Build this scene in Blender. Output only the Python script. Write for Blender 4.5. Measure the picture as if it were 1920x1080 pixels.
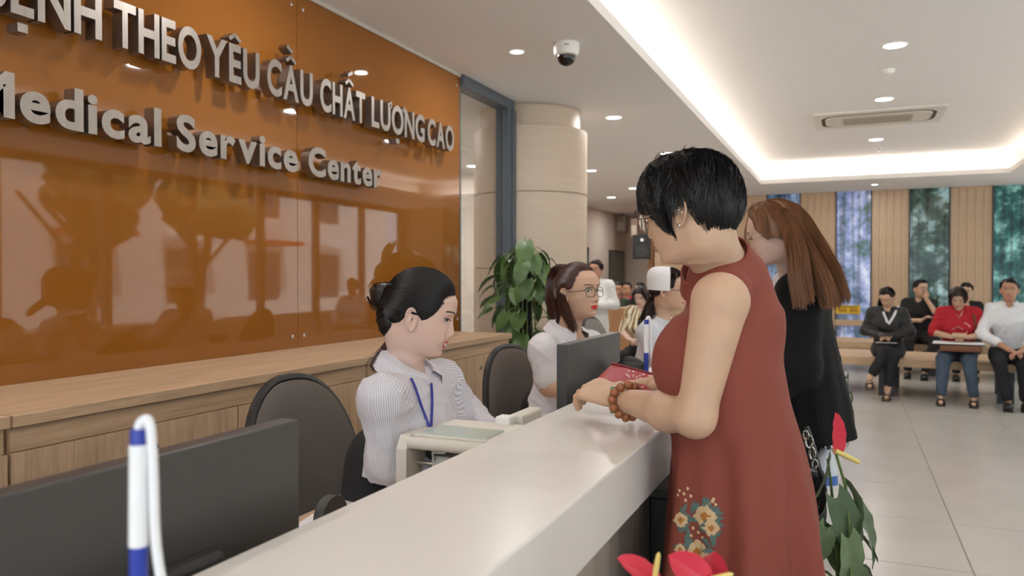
import bpy, bmesh, math, random
import numpy as np
from mathutils import Vector, Matrix, Quaternion
from mathutils.bvhtree import BVHTree

for o in list(bpy.data.objects):
    bpy.data.objects.remove(o, do_unlink=True)
SC = bpy.context.scene
COL = SC.collection
random.seed(7); RNG = np.random.default_rng(7)
PI = math.pi

# ------------------------------------------------------------------ camera
FPX = 1445.0
YAW = math.radians(23.6); PITCH = math.radians(0.8)
CAM = Vector((0, 0, 1.4))
FWD = Vector((-math.sin(YAW)*math.cos(PITCH), math.cos(YAW)*math.cos(PITCH), -math.sin(PITCH)))
RGT = Vector((math.cos(YAW), math.sin(YAW), 0))
UPV = RGT.cross(FWD)
cd = bpy.data.cameras.new('camera'); cam = bpy.data.objects.new('camera', cd); COL.objects.link(cam)
cam.matrix_world = Matrix((( RGT.x, UPV.x, -FWD.x, CAM.x), (RGT.y, UPV.y, -FWD.y, CAM.y), (RGT.z, UPV.z, -FWD.z, CAM.z), (0,0,0,1)))
cd.sensor_width = 36; cd.lens = FPX/1920*36; cd.clip_start = 0.05; cd.clip_end = 200
cd.dof.use_dof = True; cd.dof.focus_distance = 2.0; cd.dof.aperture_fstop = 5.0
SC.camera = cam

# ------------------------------------------------------------------ world, daylight, exposure
W = bpy.data.worlds.new('world'); SC.world = W; W.use_nodes = True
W.node_tree.nodes['Background'].inputs[0].default_value = (0.78, 0.90, 1.0, 1)
W.node_tree.nodes['Background'].inputs[1].default_value = 3.9
SC.view_settings.view_transform = 'Standard'; SC.view_settings.look = 'None'
SC.view_settings.exposure = -0.35; SC.view_settings.gamma = 1.0; SC.view_settings.use_curve_mapping = False

XR_ = 3.80
def area(name, loc, rot, sx, sy, power, color):
    l = bpy.data.lights.new(name, 'AREA'); l.shape = 'RECTANGLE'; l.size = sx; l.size_y = sy
    l.energy = power; l.color = color
    o = bpy.data.objects.new(name, l); COL.objects.link(o); o.location = loc; o.rotation_euler = rot
    return o
sl = bpy.data.lights.new('sun', 'SUN'); sl.energy = 13; sl.angle = math.radians(2); sl.color = (.96, .98, 1.)
so = bpy.data.objects.new('sun', sl); COL.objects.link(so); so.location = (0, 0, 20); so.rotation_euler = Vector((.5, .12, -.86)).to_track_quat('-Z', 'Y').to_euler()
# the sky enters through the glazing of the right wall and the entrance behind the camera: light portals in the openings
for nm, loc, rot, sx, sy in (('window_portal', (XR_+.02, 8.0, 1.85), (0, math.radians(90), 0), 2.1, 22.0), ('entrance_portal', (.5, -3.1, 1.6), (math.radians(90), 0, 0), 6.4, 2.5)):
    po = area(nm, loc, rot, sx, sy, 1, (1, 1, 1)); po.data.cycles.is_portal = True

# ------------------------------------------------------------------ pixel helpers (1920x1080 frame)
def ray(px, py):
    return FWD + RGT*((px-960)/FPX) - UPV*((py-540)/FPX)
def P(px, py, d): return CAM + ray(px, py)*d
def PX(px, py, X): r = ray(px, py); return CAM + r*((X-CAM.x)/r.x)
def PY(px, py, Y): r = ray(px, py); return CAM + r*((Y-CAM.y)/r.y)
def PZ(px, py, Z): r = ray(px, py); return CAM + r*((Z-CAM.z)/r.z)

# ------------------------------------------------------------------ materials
MATS = {}
def lin(c):
    return tuple(((x/255)/12.92 if x/255 <= .04045 else ((x/255+.055)/1.055)**2.4) for x in c)
def mat(name, rgb, rough=.5, metal=0., spec=.5, coat=0., emit=0., sheen=0., var=0., vscale=8., bump=0., bscale=200., alpha=1., trans=0., stretch=(1,1,1)):
    if name in MATS: return MATS[name]
    m = bpy.data.materials.new(name); m.use_nodes = True
    nt = m.node_tree; b = nt.nodes['Principled BSDF']; c = (*lin(rgb), 1)
    b.inputs['Base Color'].default_value = c
    b.inputs['Roughness'].default_value = rough; b.inputs['Metallic'].default_value = metal
    b.inputs['Specular IOR Level'].default_value = spec
    b.inputs['Coat Weight'].default_value = coat; b.inputs['Coat Roughness'].default_value = .04
    b.inputs['Sheen Weight'].default_value = sheen
    b.inputs['Alpha'].default_value = alpha; b.inputs['Transmission Weight'].default_value = trans
    if emit:
        b.inputs['Emission Color'].default_value = c; b.inputs['Emission Strength'].default_value = emit
    if var or bump:
        tc = nt.nodes.new('ShaderNodeTexCoord'); mp = nt.nodes.new('ShaderNodeMapping')
        mp.inputs['Scale'].default_value = stretch
        nt.links.new(tc.outputs['Object'], mp.inputs[0])
    if var:
        n = nt.nodes.new('ShaderNodeTexNoise'); n.inputs['Scale'].default_value = vscale; n.inputs['Detail'].default_value = 5
        nt.links.new(mp.outputs[0], n.inputs['Vector'])
        r = nt.nodes.new('ShaderNodeValToRGB')
        r.color_ramp.elements[0].position = .3; r.color_ramp.elements[1].position = .7
        r.color_ramp.elements[0].color = tuple(max(0, x*(1-var)) for x in c[:3])+(1,)
        r.color_ramp.elements[1].color = tuple(min(1, x*(1+var)) for x in c[:3])+(1,)
        nt.links.new(n.outputs['Fac'], r.inputs[0]); nt.links.new(r.outputs[0], b.inputs['Base Color'])
    if bump:
        n2 = nt.nodes.new('ShaderNodeTexNoise'); n2.inputs['Scale'].default_value = bscale; n2.inputs['Detail'].default_value = 3
        nt.links.new(mp.outputs[0], n2.inputs['Vector'])
        bp = nt.nodes.new('ShaderNodeBump'); bp.inputs['Strength'].default_value = bump; bp.inputs['Distance'].default_value = .004
        nt.links.new(n2.outputs['Fac'], bp.inputs['Height']); nt.links.new(bp.outputs[0], b.inputs['Normal'])
    MATS[name] = m; return m

def wood(name, rgb, grain_axis='z', contrast=.16, rough=.45):
    """fine straight-grained veneer; grain runs along one axis"""
    if name in MATS: return MATS[name]
    st = {'z': (9, 9, .55), 'y': (9, .55, 9), 'x': (.55, 9, 9)}[grain_axis]
    m = mat(name, rgb, rough, var=contrast, vscale=3.2, stretch=st)
    nt = m.node_tree; b = nt.nodes['Principled BSDF']
    ramp = [n for n in nt.nodes if n.type == 'VALTORGB'][0]
    mp = [n for n in nt.nodes if n.type == 'MAPPING'][0]
    w = nt.nodes.new('ShaderNodeTexNoise'); w.inputs['Scale'].default_value = 14; w.inputs['Detail'].default_value = 4
    nt.links.new(mp.outputs[0], w.inputs['Vector'])
    mx = nt.nodes.new('ShaderNodeMix'); mx.data_type = 'RGBA'; mx.blend_type = 'MULTIPLY'; mx.inputs[0].default_value = .35
    nt.links.new(ramp.outputs[0], mx.inputs[6])
    r2 = nt.nodes.new('ShaderNodeValToRGB'); r2.color_ramp.elements[0].position = .35; r2.color_ramp.elements[1].position = .6
    r2.color_ramp.elements[0].color = (.62, .55, .48, 1)
    nt.links.new(w.outputs['Fac'], r2.inputs[0]); nt.links.new(r2.outputs[0], mx.inputs[7])
    nt.links.new(mx.outputs[2], b.inputs['Base Color'])
    return m

def glass_mat(name, tint=(1,1,1), refl=.9, rough=.0):
    if name in MATS: return MATS[name]
    m = bpy.data.materials.new(name); m.use_nodes = True; nt = m.node_tree
    for n in list(nt.nodes): nt.nodes.remove(n)
    o = nt.nodes.new('ShaderNodeOutputMaterial'); t = nt.nodes.new('ShaderNodeBsdfTransparent'); g = nt.nodes.new('ShaderNodeBsdfGlossy')
    t.inputs[0].default_value = (*tint, 1); g.inputs['Roughness'].default_value = rough; g.inputs[0].default_value = (refl, refl, refl, 1)
    ge = nt.nodes.new('ShaderNodeNewGeometry'); dt = nt.nodes.new('ShaderNodeVectorMath'); dt.operation = 'DOT_PRODUCT'
    nt.links.new(ge.outputs['Normal'], dt.inputs[0]); nt.links.new(ge.outputs['Incoming'], dt.inputs[1])
    ab = nt.nodes.new('ShaderNodeMath'); ab.operation = 'ABSOLUTE'; nt.links.new(dt.outputs['Value'], ab.inputs[0])
    om = nt.nodes.new('ShaderNodeMath'); om.operation = 'SUBTRACT'; om.inputs[0].default_value = 1; nt.links.new(ab.outputs[0], om.inputs[1])
    pw = nt.nodes.new('ShaderNodeMath'); pw.operation = 'POWER'; pw.inputs[1].default_value = 5; nt.links.new(om.outputs[0], pw.inputs[0])
    f = nt.nodes.new('ShaderNodeMath'); f.operation = 'MULTIPLY_ADD'; f.inputs[1].default_value = .955; f.inputs[2].default_value = .045; nt.links.new(pw.outputs[0], f.inputs[0])
    mx = nt.nodes.new('ShaderNodeMixShader')
    nt.links.new(f.outputs[0], mx.inputs[0]); nt.links.new(t.outputs[0], mx.inputs[1]); nt.links.new(g.outputs[0], mx.inputs[2])
    nt.links.new(mx.outputs[0], o.inputs[0]); MATS[name] = m; return m

def emis(name, rgb, s):
    if name in MATS: return MATS[name]
    m = bpy.data.materials.new(name); m.use_nodes = True; nt = m.node_tree
    for n in list(nt.nodes): nt.nodes.remove(n)
    o = nt.nodes.new('ShaderNodeOutputMaterial'); e = nt.nodes.new('ShaderNodeEmission')
    e.inputs[0].default_value = (*lin(rgb), 1); e.inputs[1].default_value = s
    nt.links.new(e.outputs[0], o.inputs[0]); MATS[name] = m; return m

# ------------------------------------------------------------------ mesh builder
class MB:
    def __init__(s): s.v = []; s.f = []; s.m = []; s.sm = []; s.cur = 0; s.smooth = False
    def add(s, vs, fs, smooth=None):
        b = len(s.v); s.v.extend([tuple(v) for v in vs])
        sm = s.smooth if smooth is None else smooth
        for f in fs: s.f.append(tuple(i+b for i in f)); s.m.append(s.cur); s.sm.append(sm)
        return s
    def box(s, c, size, R=None, bev=0.):
        c = Vector(c); h = Vector(size)/2; R = R or Matrix.Identity(3)
        if bev <= 0:
            vs = [c + R @ Vector((x*h.x, y*h.y, z*h.z)) for x in (-1,1) for y in (-1,1) for z in (-1,1)]
            fs = [(0,1,3,2),(4,6,7,5),(0,4,5,1),(2,3,7,6),(0,2,6,4),(1,5,7,3)]
            return s.add(vs, fs, False)
        bm = bmesh.new(); bmesh.ops.create_cube(bm, size=1)
        for v in bm.verts: v.co = Vector((v.co.x*size[0], v.co.y*size[1], v.co.z*size[2]))
        bmesh.ops.bevel(bm, geom=bm.edges[:], offset=bev, segments=2, affect='EDGES', profile=.5)
        vs = [c + R @ v.co for v in bm.verts]; fs = [[v.index for v in f.verts] for f in bm.faces]
        bm.free(); return s.add(vs, fs, False)
    def box2(s, a, b, bev=0.):
        a = Vector(a); b = Vector(b)
        return s.box((a+b)/2, [abs(x) for x in (b-a)], None, bev)
    def tube(s, pts, r, n=10, cap=True, closed=False):
        pts = [Vector(p) for p in pts]; N = len(pts)
        rs = r if hasattr(r, '__len__') else [r]*N
        T = []
        for i in range(N):
            a = pts[(i-1) % N] if (closed or i > 0) else pts[i]; b = pts[(i+1) % N] if (closed or i < N-1) else pts[i]
            t = (b-a); T.append(t.normalized() if t.length > 1e-9 else Vector((0,0,1)))
        u = T[0].orthogonal().normalized(); vs = []
        for i in range(N):
            u = (u - T[i]*u.dot(T[i])); u = u.normalized() if u.length > 1e-6 else T[i].orthogonal().normalized()
            w = T[i].cross(u)
            for k in range(n):
                a = 2*PI*k/n; vs.append(pts[i] + (u*math.cos(a)+w*math.sin(a))*rs[i])
        fs = []
        M = N if closed else N-1
        for i in range(M):
            for k in range(n):
                j = (i+1) % N
                fs.append((i*n+k, i*n+(k+1) % n, j*n+(k+1) % n, j*n+k))
        if cap and not closed:
            fs.append(tuple(range(n-1, -1, -1))); fs.append(tuple((N-1)*n+k for k in range(n)))
        return s.add(vs, fs, True)
    def lathe(s, prof, c, n=32, R=None, cap=True):
        c = Vector(c); R = R or Matrix.Identity(3); vs = []
        for r, z in prof:
            for k in range(n):
                a = 2*PI*k/n; vs.append(c + R @ Vector((r*math.cos(a), r*math.sin(a), z)))
        fs = []; N = len(prof)
        for i in range(N-1):
            for k in range(n): fs.append((i*n+k, i*n+(k+1) % n, (i+1)*n+(k+1) % n, (i+1)*n+k))
        if cap:
            fs.append(tuple(range(n-1, -1, -1))); fs.append(tuple((N-1)*n+k for k in range(n)))
        return s.add(vs, fs, True)
    def ell(s, c, rad, R=None, nu=16, nv=10):
        c = Vector(c); R = R or Matrix.Identity(3); vs = [c + R @ Vector((0,0,-rad[2]))]
        for i in range(1, nv):
            t = -PI/2 + PI*i/nv
            for k in range(nu):
                a = 2*PI*k/nu; vs.append(c + R @ Vector((rad[0]*math.cos(t)*math.cos(a), rad[1]*math.cos(t)*math.sin(a), rad[2]*math.sin(t))))
        vs.append(c + R @ Vector((0,0,rad[2]))); L = len(vs)-1; fs = []
        for k in range(nu): fs.append((0, 1+(k+1) % nu, 1+k))
        for i in range(nv-2):
            for k in range(nu):
                a = 1+i*nu; fs.append((a+k, a+(k+1) % nu, a+nu+(k+1) % nu, a+nu+k))
        a = 1+(nv-2)*nu
        for k in range(nu): fs.append((a+k, a+(k+1) % nu, L))
        return s.add(vs, fs, True)
    def grid(s, pts, closed_u=False, smooth=True):
        """pts[i][j]; quads between neighbours"""
        nu = len(pts); nv = len(pts[0]); vs = [p for row in pts for p in row]; fs = []
        for i in range(nu if closed_u else nu-1):
            for j in range(nv-1):
                a = i*nv+j; b = ((i+1) % nu)*nv+j; fs.append((a, b, b+1, a+1))
        return s.add(vs, fs, smooth)
    def prism(s, poly, axis_o, ex):
        """poly: list of world points (one face), ex: extrusion vector"""
        n = len(poly); ex = Vector(ex); vs = [Vector(p) for p in poly] + [Vector(p)+ex for p in poly]
        fs = [tuple(range(n-1, -1, -1)), tuple(range(n, 2*n))] + [(i, (i+1) % n, n+(i+1) % n, n+i) for i in range(n)]
        return s.add(vs, fs, False)
    def build(s, name, mats, parent=None, loc=None, sharp=True):
        """vertices are world coordinates; object origin goes to the parent's origin (or loc)"""
        if not isinstance(mats, (list, tuple)): mats = [mats]
        o0 = Vector(loc) if loc is not None else (parent['_o'] if parent is not None and '_o' in parent.keys() else (0,0,0))
        o0 = Vector(o0)
        me = bpy.data.meshes.new(name)
        me.from_pydata([(v[0]-o0.x, v[1]-o0.y, v[2]-o0.z) for v in s.v], [], s.f)
        for m in mats: me.materials.append(m)
        me.polygons.foreach_set('material_index', s.m); me.polygons.foreach_set('use_smooth', s.sm)
        me.update()
        if sharp and any(s.sm): me.set_sharp_from_angle(angle=math.radians(38)); me.polygons.foreach_set('use_smooth', s.sm)
        return link(name, me, parent, o0)
ORG = {}
def link(name, me, parent=None, o0=None):
    o = bpy.data.objects.new(name, me); COL.objects.link(o)
    if parent is not None:
        o.parent = parent
    elif o0 is not None: o.location = o0
    ORG[o.name] = Vector(o0) if o0 is not None else Vector((0,0,0))
    return o
_b0 = MB.build
def _build(s, name, mats, parent=None, loc=None, sharp=True):
    if loc is None and parent is not None: loc = ORG.get(parent.name, (0,0,0))
    return _b0(s, name, mats, parent, loc, sharp)
MB.build = _build
def empty(name, loc):
    o = bpy.data.objects.new(name, None); COL.objects.link(o); o.location = loc; o.empty_display_size = .1
    ORG[o.name] = Vector(loc); return o
def tag(o, label=None, cat=None, group=None, kind=None):
    if label: o['label'] = label
    if cat: o['category'] = cat
    if group: o['group'] = group
    if kind: o['kind'] = kind
    return o
def box_obj(name, a, b, m, parent=None, bev=0., loc=None):
    mb = MB(); mb.box2(a, b, bev)
    if parent is None and loc is None: loc = ((a[0]+b[0])/2, (a[1]+b[1])/2, min(a[2], b[2]))
    return mb.build(name, m, parent, loc)
def copy_tree(o, parent=None):
    c = o.copy(); COL.objects.link(c); ORG[c.name] = Vector((0,0,0))
    if parent is not None: c.parent = parent
    for ch in list(o.children): copy_tree(ch, c)
    return c
def rotz(a): return Matrix.Rotation(a, 3, 'Z')

# ------------------------------------------------------------------ palette
M_ceil = mat('white_plaster_ceiling', (240, 236, 233), .85)
M_wallp = mat('cream_painted_wall', (226, 214, 200), .85)
M_white = mat('white_plastic', (235, 233, 228), .4)
M_floor = mat('pale_grey_floor_tile', (188, 182, 175), .22, var=.04, vscale=2.5)
M_joint = mat('grey_tile_grout', (150, 144, 138), .8)
M_orange = mat('orange_back_painted_glass', (142, 88, 32), .03, spec=.5)
M_wood_y = wood('oak_veneer_grain_along_wall', (198, 168, 136), 'y')
M_wood_z = wood('oak_veneer_vertical_grain', (202, 172, 140), 'z')
M_wood_x = wood('oak_bench_grain_across', (200, 170, 136), 'x', .1)
M_plank = wood('pale_wall_plank', (208, 178, 146), 'z', .08)
M_col = mat('beige_column_veneer', (200, 182, 162), .5, var=.05, vscale=5, stretch=(.6, .6, 14))
M_frame = mat('slate_blue_metal_frame', (84, 92, 100), .45, spec=.5)
M_steel = mat('brushed_stainless_steel', (158, 151, 145), .42, metal=1., var=.10, vscale=30, stretch=(1,1,.1))
M_black = mat('black_plastic', (30, 29, 28), .45)
M_dark = mat('dark_grey_plastic', (58, 57, 55), .5)
M_chrome = mat('polished_chrome', (205, 203, 200), .15, metal=1.)
M_quartz = mat('white_quartz_counter', (228, 223, 217), .26, spec=.4, var=.03, vscale=1.2)
M_glass = glass_mat('clear_window_glass')
M_led = emis('warm_led_strip', (255, 245, 231), 21.)
M_lamp = emis('downlight_diffuser', (255, 248, 240), 14.)

# ------------------------------------------------------------------ room shell
ZC = 2.93          # low ceiling
ZU = 3.27          # raised ceiling inside the cove
XW = -2.70         # face of the orange panels
YF = 15.0          # far wall
XR = 3.80          # glazed right wall
CX0, CX1, CY0, CY1 = -1.33, 2.15, -2.6, 13.25
def structure(o): o['kind'] = 'structure'; return o

fl = structure(box_obj('floor', (-5.4, -3.3, -.12), (XR+.2, 19.4, -.004), M_joint))
tile_me = None
T = .8
for i in range(9):
    for j in range(24):
        x = XR-T/2-.05-T*i; y = -2.9+T*j+.3
        if x < -3.4 or y > 14.9 or (x < -.8 and y < 5.6): continue
        if tile_me is None:
            mb = MB(); mb.box((0,0,-.01), (T-.006, T-.006, .02), None, .002); t = mb.build('tile', M_floor, fl, (0,0,0)); tile_me = t.data
        else: t = link('tile', tile_me, fl)
        t.location = Vector((x, y, 0)) - ORG[fl.name]

# ceiling: low border around a raised tray with a hidden light ledge
mb = MB()
for a, b in (((-5.4, -3.3), (CX0, 19.4)), ((CX1, -3.3), (XR+.2, 19.4)), ((CX0, -3.3), (CX1, CY0)), ((CX0, CY1), (CX1, 19.4))):
    mb.box2((a[0], a[1], ZC), (b[0], b[1], ZC+.075))
ceil_low = structure(mb.build('ceiling', M_ceil, None, (0, 5, ZC)))
mb = MB(); g = .34
mb.box2((CX0-g, CY0-g, ZU), (CX1+g, CY1+g, ZU+.05))
mb.box2((CX0-g-.03, CY0-g, ZC+.075), (CX0-g, CY1+g, ZU)); mb.box2((CX1+g, CY0-g, ZC+.075), (CX1+g+.03, CY1+g, ZU))
mb.box2((CX0-g, CY0-g-.03, ZC+.075), (CX1+g, CY0-g, ZU)); mb.box2((CX0-g, CY1+g, ZC+.075), (CX1+g, CY1+g+.03, ZU))
mb.build('tray_ceiling', M_ceil, ceil_low)
for n_, a, b in (('l', (CX0-.24, CY0), (CX0-.20, CY1)), ('r', (CX1+.20, CY0), (CX1+.24, CY1)), ('f', (CX0, CY1+.20), (CX1, CY1+.24)), ('n', (CX0, CY0-.24), (CX1, CY0-.20))):
    mb = MB(); mb.box2((a[0], a[1], ZC+.078), (b[0], b[1], ZC+.10)); o = mb.build('led_strip', M_led, ceil_low)

# walls
wl = structure(box_obj('wall_left', (-5.2, -3.3, 0), (XW-.05, 5.20, ZC), M_wallp))
wn = structure(box_obj('wall_nook', (-5.4, 5.2, 0), (-5.2, 19.2, ZC), M_wallp))
we = structure(box_obj('wall_end', (-5.4, 19.2, 0), (-3.0, 19.4, ZC), M_wallp))
wf = structure(box_obj('wall_far', (-3.6, YF+.06, 0), (XR+.2, YF+.2, ZC), M_plank))
box_obj('return_panel', (-3.62, YF-.02, 0), (-3.52, 19.2, ZC), mat('brown_wood_return', (150, 104, 70), .5), wf)
mb = MB(); mb.box2((XW-.06, -3.2, ZC-.022), (XW+.01, 5.2, ZC-.0005)); o = mb.build('panel_top_trim', mat('pale_trim', (205, 196, 184), .5), wl)

# orange glass panels
for y0, y1 in ((-.40, 1.456), (1.460, 3.316), (3.320, 5.19)):
    p = box_obj('glass_panel', (XW-.012, y0, .55), (XW, y1, ZC-.022), M_orange, wl)
    for zz in (1.085, 2.84):
        for yy in (y0+.045, y1-.045):
            mb = MB(); mb.lathe([(.011, 0), (.011, .004), (.006, .006)], (XW, yy, zz), 12, Matrix.Rotation(PI/2, 3, 'Y')); mb.build('fixing_screw', M_chrome, p)

# glass partition between the panel and the column
gp = structure(empty('window_1', (XW-.03, 5.6, 0)))
box_obj('frame_rail', (XW-.09, 5.195, ZC-.085), (XW+.03, 6.17, ZC-.001), M_frame, gp)
box_obj('frame_post', (XW-.09, 6.04, 0), (XW+.03, 6.10, ZC-.085), M_frame, gp)
box_obj('frame_post', (XW-.05, 6.10, 0), (XW+.045, 6.17, ZC-.085), M_frame, gp)
box_obj('frame_post', (XW-.05, 5.195, 0), (XW-.0, 5.215, ZC-.085), M_frame, gp)
box_obj('pane', (XW-.04, 5.215, .02), (XW-.03, 6.04, ZC-.085), M_glass, gp)

# column
cl_ = structure(empty('column', (-2.74, 6.70, 0)))
for z0, z1 in ((.0, .81), (.81, 1.48), (1.48, 2.15), (2.15, 2.735)):
    mb = MB(); r = .53; mb.lathe([(r-.012, z0+.002), (r-.012, z0+.005), (r, z0+.006), (r, z1-.006), (r-.006, z1-.001)], (-2.74, 6.70, 0), 64)
    mb.build('drum', M_col, cl_)
mb = MB(); mb.lathe([(.465, 2.735), (.465, ZC-.012), (.475, ZC-.004)], (-2.74, 6.70, 0), 64); mb.build('neck', M_col, cl_)

# far wall: plank bays and tall windows covered with a forest print
def forest(name, c1, c2, c3, seed):
    m = bpy.data.materials.new(name); m.use_nodes = True; nt = m.node_tree
    b = nt.nodes['Principled BSDF']; b.inputs['Roughness'].default_value = .15
    tc = nt.nodes.new('ShaderNodeTexCoord'); mp = nt.nodes.new('ShaderNodeMapping')
    mp.inputs['Location'].default_value = (seed*3.1, 0, seed*1.7); nt.links.new(tc.outputs['Object'], mp.inputs[0])
    n = nt.nodes.new('ShaderNodeTexNoise'); n.inputs['Scale'].default_value = 3.2; n.inputs['Detail'].default_value = 9; n.inputs['Roughness'].default_value = .68
    nt.links.new(mp.outputs[0], n.inputs['Vector'])
    r = nt.nodes.new('ShaderNodeValToRGB'); e = r.color_ramp.elements
    e[0].position = .36; e[0].color = (*lin(c1), 1); e[1].position = .66; e[1].color = (*lin(c3), 1)
    k = e.new(.5); k.color = (*lin(c2), 1)
    nt.links.new(n.outputs['Fac'], r.inputs[0])
    mp2 = nt.nodes.new('ShaderNodeMapping'); mp2.inputs['Scale'].default_value = (9, 1, .25); mp2.inputs['Location'].default_value = (seed*2.3, 0, 0)
    nt.links.new(tc.outputs['Object'], mp2.inputs[0])
    n2 = nt.nodes.new('ShaderNodeTexNoise'); n2.inputs['Scale'].default_value = 1.4; n2.inputs['Detail'].default_value = 2
    nt.links.new(mp2.outputs[0], n2.inputs['Vector'])
    r2 = nt.nodes.new('ShaderNodeValToRGB'); r2.color_ramp.elements[0].position = .42; r2.color_ramp.elements[1].position = .52
    r2.color_ramp.elements[0].color = (.45, .45, .42, 1)
    nt.links.new(n2.outputs['Fac'], r2.inputs[0])
    mx = nt.nodes.new('ShaderNodeMix'); mx.data_type = 'RGBA'; mx.blend_type = 'MULTIPLY'; mx.inputs[0].default_value = .8
    nt.links.new(r.outputs[0], mx.inputs[6]); nt.links.new(r2.outputs[0], mx.inputs[7])
    nt.links.new(mx.outputs[2], b.inputs['Base Color']); nt.links.new(mx.outputs[2], b.inputs['Emission Color'])
    b.inputs['Emission Strength'].default_value = .62
    return m
wins = [(-2.62, -2.02), (-1.40, -.81), (-.22, .37), (.95, 1.58), (2.19, 2.80)]
fcols = [((28, 48, 60), (70, 95, 100), (140, 160, 180)), ((30, 45, 70), (90, 110, 140), (150, 170, 205)),
         ((45, 85, 60), (125, 140, 185), (205, 212, 238)), ((14, 32, 30), (52, 78, 66), (165, 195, 200)), ((12, 42, 48), (40, 92, 88), (150, 205, 200))]
edges = [-3.5] + [x for w in wins for x in w] + [3.9]
for i, (a, b) in enumerate(wins):
    w = structure(empty('window_%d' % (i+2), ((a+b)/2, YF, 0)))
    for nm, p, q in (('frame_jamb', (a, YF-.02, .22), (a+.022, YF+.06, ZC-.002)), ('frame_jamb', (b-.022, YF-.02, .22), (b, YF+.06, ZC-.002)), ('frame_sill', (a, YF-.02, .2), (b, YF+.06, .24))):
        box_obj(nm, p, q, mat('dark_window_frame', (70, 74, 80), .5), w)
    box_obj('printed_pane', (a+.022, YF+.02, .24), (b-.022, YF+.03, ZC-.002), forest('forest_print_%d' % i, *fcols[i], i+1), w)
    box_obj('rail', (a, YF-.05, .54), (b, YF+.01, .64), M_plank, w)
pl_meshes = {}
for k in range(0, len(edges), 2):
    a, b = edges[k], edges[k+1]; n = max(4, round((b-a)/.125)); wd = (b-a)/n
    for j in range(n):
        x = a+wd*(j+.5); dy = random.choice((0, .001, .002))
        mb = MB(); mb.box((0, 0, ZC/2), (wd-.0025, .05, ZC-.004), None, .001)
        key = round(wd, 4)
        if key not in pl_meshes: o = mb.build('plank', M_plank, wf, (0,0,0)); pl_meshes[key] = o.data
        else: o = link('plank', pl_meshes[key], wf)
        o.location = Vector((x, YF+.03-dy, 0)) - ORG[wf.name]

# glazed right wall (seen mirrored in the orange glass) with street beyond
wr = structure(empty('window_7', (XR, 5, 0)))
for j in range(13):
    y = -3.1+1.5*j
    box_obj('mullion', (XR, y-.05, 0), (XR+.12, y+.05, ZC), M_frame, wr)
    if j < 12: box_obj('pane', (XR+.05, y+.05, .75), (XR+.06, y+1.45, ZC-.1), M_glass, wr)
box_obj('spandrel', (XR, -3.1, 0), (XR+.12, 19.2, .75), M_wallp, wr)
box_obj('head_rail', (XR, -3.1, ZC-.1), (XR+.12, 19.2, ZC), M_frame, wr)

wb = structure(empty('window_8', (.5, -3.2, 0)))
for j in range(6):
    x = -2.75+1.35*j
    box_obj('mullion', (x-.05, -3.25, 0), (x+.05, -3.13, ZC), M_frame, wb)
    if j < 5: box_obj('pane', (x+.05, -3.2, .3), (x+1.30, -3.19, ZC-.1), M_glass, wb)
box_obj('spandrel', (-2.75, -3.25, 0), (XR, -3.13, .3), M_frame, wb)
box_obj('head_rail', (-2.75, -3.25, ZC-.1), (XR, -3.13, ZC), M_frame, wb)
# street outside the glazing
st = structure(box_obj('ground', (-25, -30, -.4), (40, 45, -.15), mat('grey_pavement', (205, 203, 198), .9)))

# ------------------------------------------------------------------ steel lettering on the orange glass
def glyph(ch, offset):
    c = bpy.data.curves.new('g', 'FONT'); c.body = ch; c.size = 1; c.offset = offset; c.extrude = .5; c.resolution_u = 5
    o = bpy.data.objects.new('g', c); COL.objects.link(o)
    dg = bpy.context.evaluated_depsgraph_get(); ev = o.evaluated_get(dg); me = ev.to_mesh()
    vs = [v.co.copy() for v in me.vertices]; fs = [tuple(p.vertices) for p in me.polygons]
    ev.to_mesh_clear(); bpy.data.objects.remove(o); bpy.data.curves.remove(c)
    return vs, fs
GC = {}
def word(sign, text, y0, y1, zb, cap, offset, marks=(), ref=None):
    """text set along +Y from y0 to y1 on the panel; cap = height of ref letter"""
    gl = []
    for ch in text:
        if ch not in GC: GC[ch] = glyph(ch, offset)
        gl.append(GC[ch])
    rv = [v.y for v in GC.setdefault(ref, glyph(ref, offset))[0]]
    sy = cap/(max(rv)-min(rv)); base = min(rv)
    wid = [max(v.x for v in g[0])-min(v.x for v in g[0]) for g in gl]
    gap = .075
    sx = (y1-y0)/(sum(wid)+gap*(len(gl)-1)); y = y0
    for i, (vs, fs) in enumerate(gl):
        x0 = min(v.x for v in vs); mb = MB()
        mb.add([(XW+.040+.055*(v.z+.5), y+(v.x-x0)*sx, zb+(v.y-base)*sy) for v in vs], fs, False)
        cy = y+wid[i]*sx/2; w = wid[i]*sx; zt = zb+cap
        def bar(ya, za, yb, zb_, t):
            d = Vector((0, yb-ya, zb_-za)); L = d.length; a = math.atan2(d.z, d.y)
            mb.box((XW+.040+.0275, (ya+yb)/2, (za+zb_)/2), (.055, L, t), Matrix.Rotation(a, 3, 'X'))
        for mk in (marks[i] if i < len(marks) else ''):
            if mk == '.': mb.box((XW+.0675, cy, zb-.042), (.055, .036, .030))
            if mk == '^': bar(cy-.036, zt+.018, cy, zt+.044, .017); bar(cy, zt+.044, cy+.036, zt+.018, .017)
            if mk == '`': bar(cy-.03, zt+.093, cy+.012, zt+.068, .018)
            if mk == '/': bar(cy-.012, zt+.068, cy+.03, zt+.093, .018)
            if mk == '+': bar(cy+w*.42, zt-.014, cy+w*.56, zt-.014, .02); bar(cy+w*.55, zt-.03, cy+w*.57, zt+.012, .016)
        mb.build('letter', M_steel, sign)
        y += (wid[i]+gap)*sx
sg1 = tag(empty('sign_lettering', (XW, 3.3, 2.30)), 'upper row of brushed steel capital letters with Vietnamese accents on orange glass', 'sign')
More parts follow.
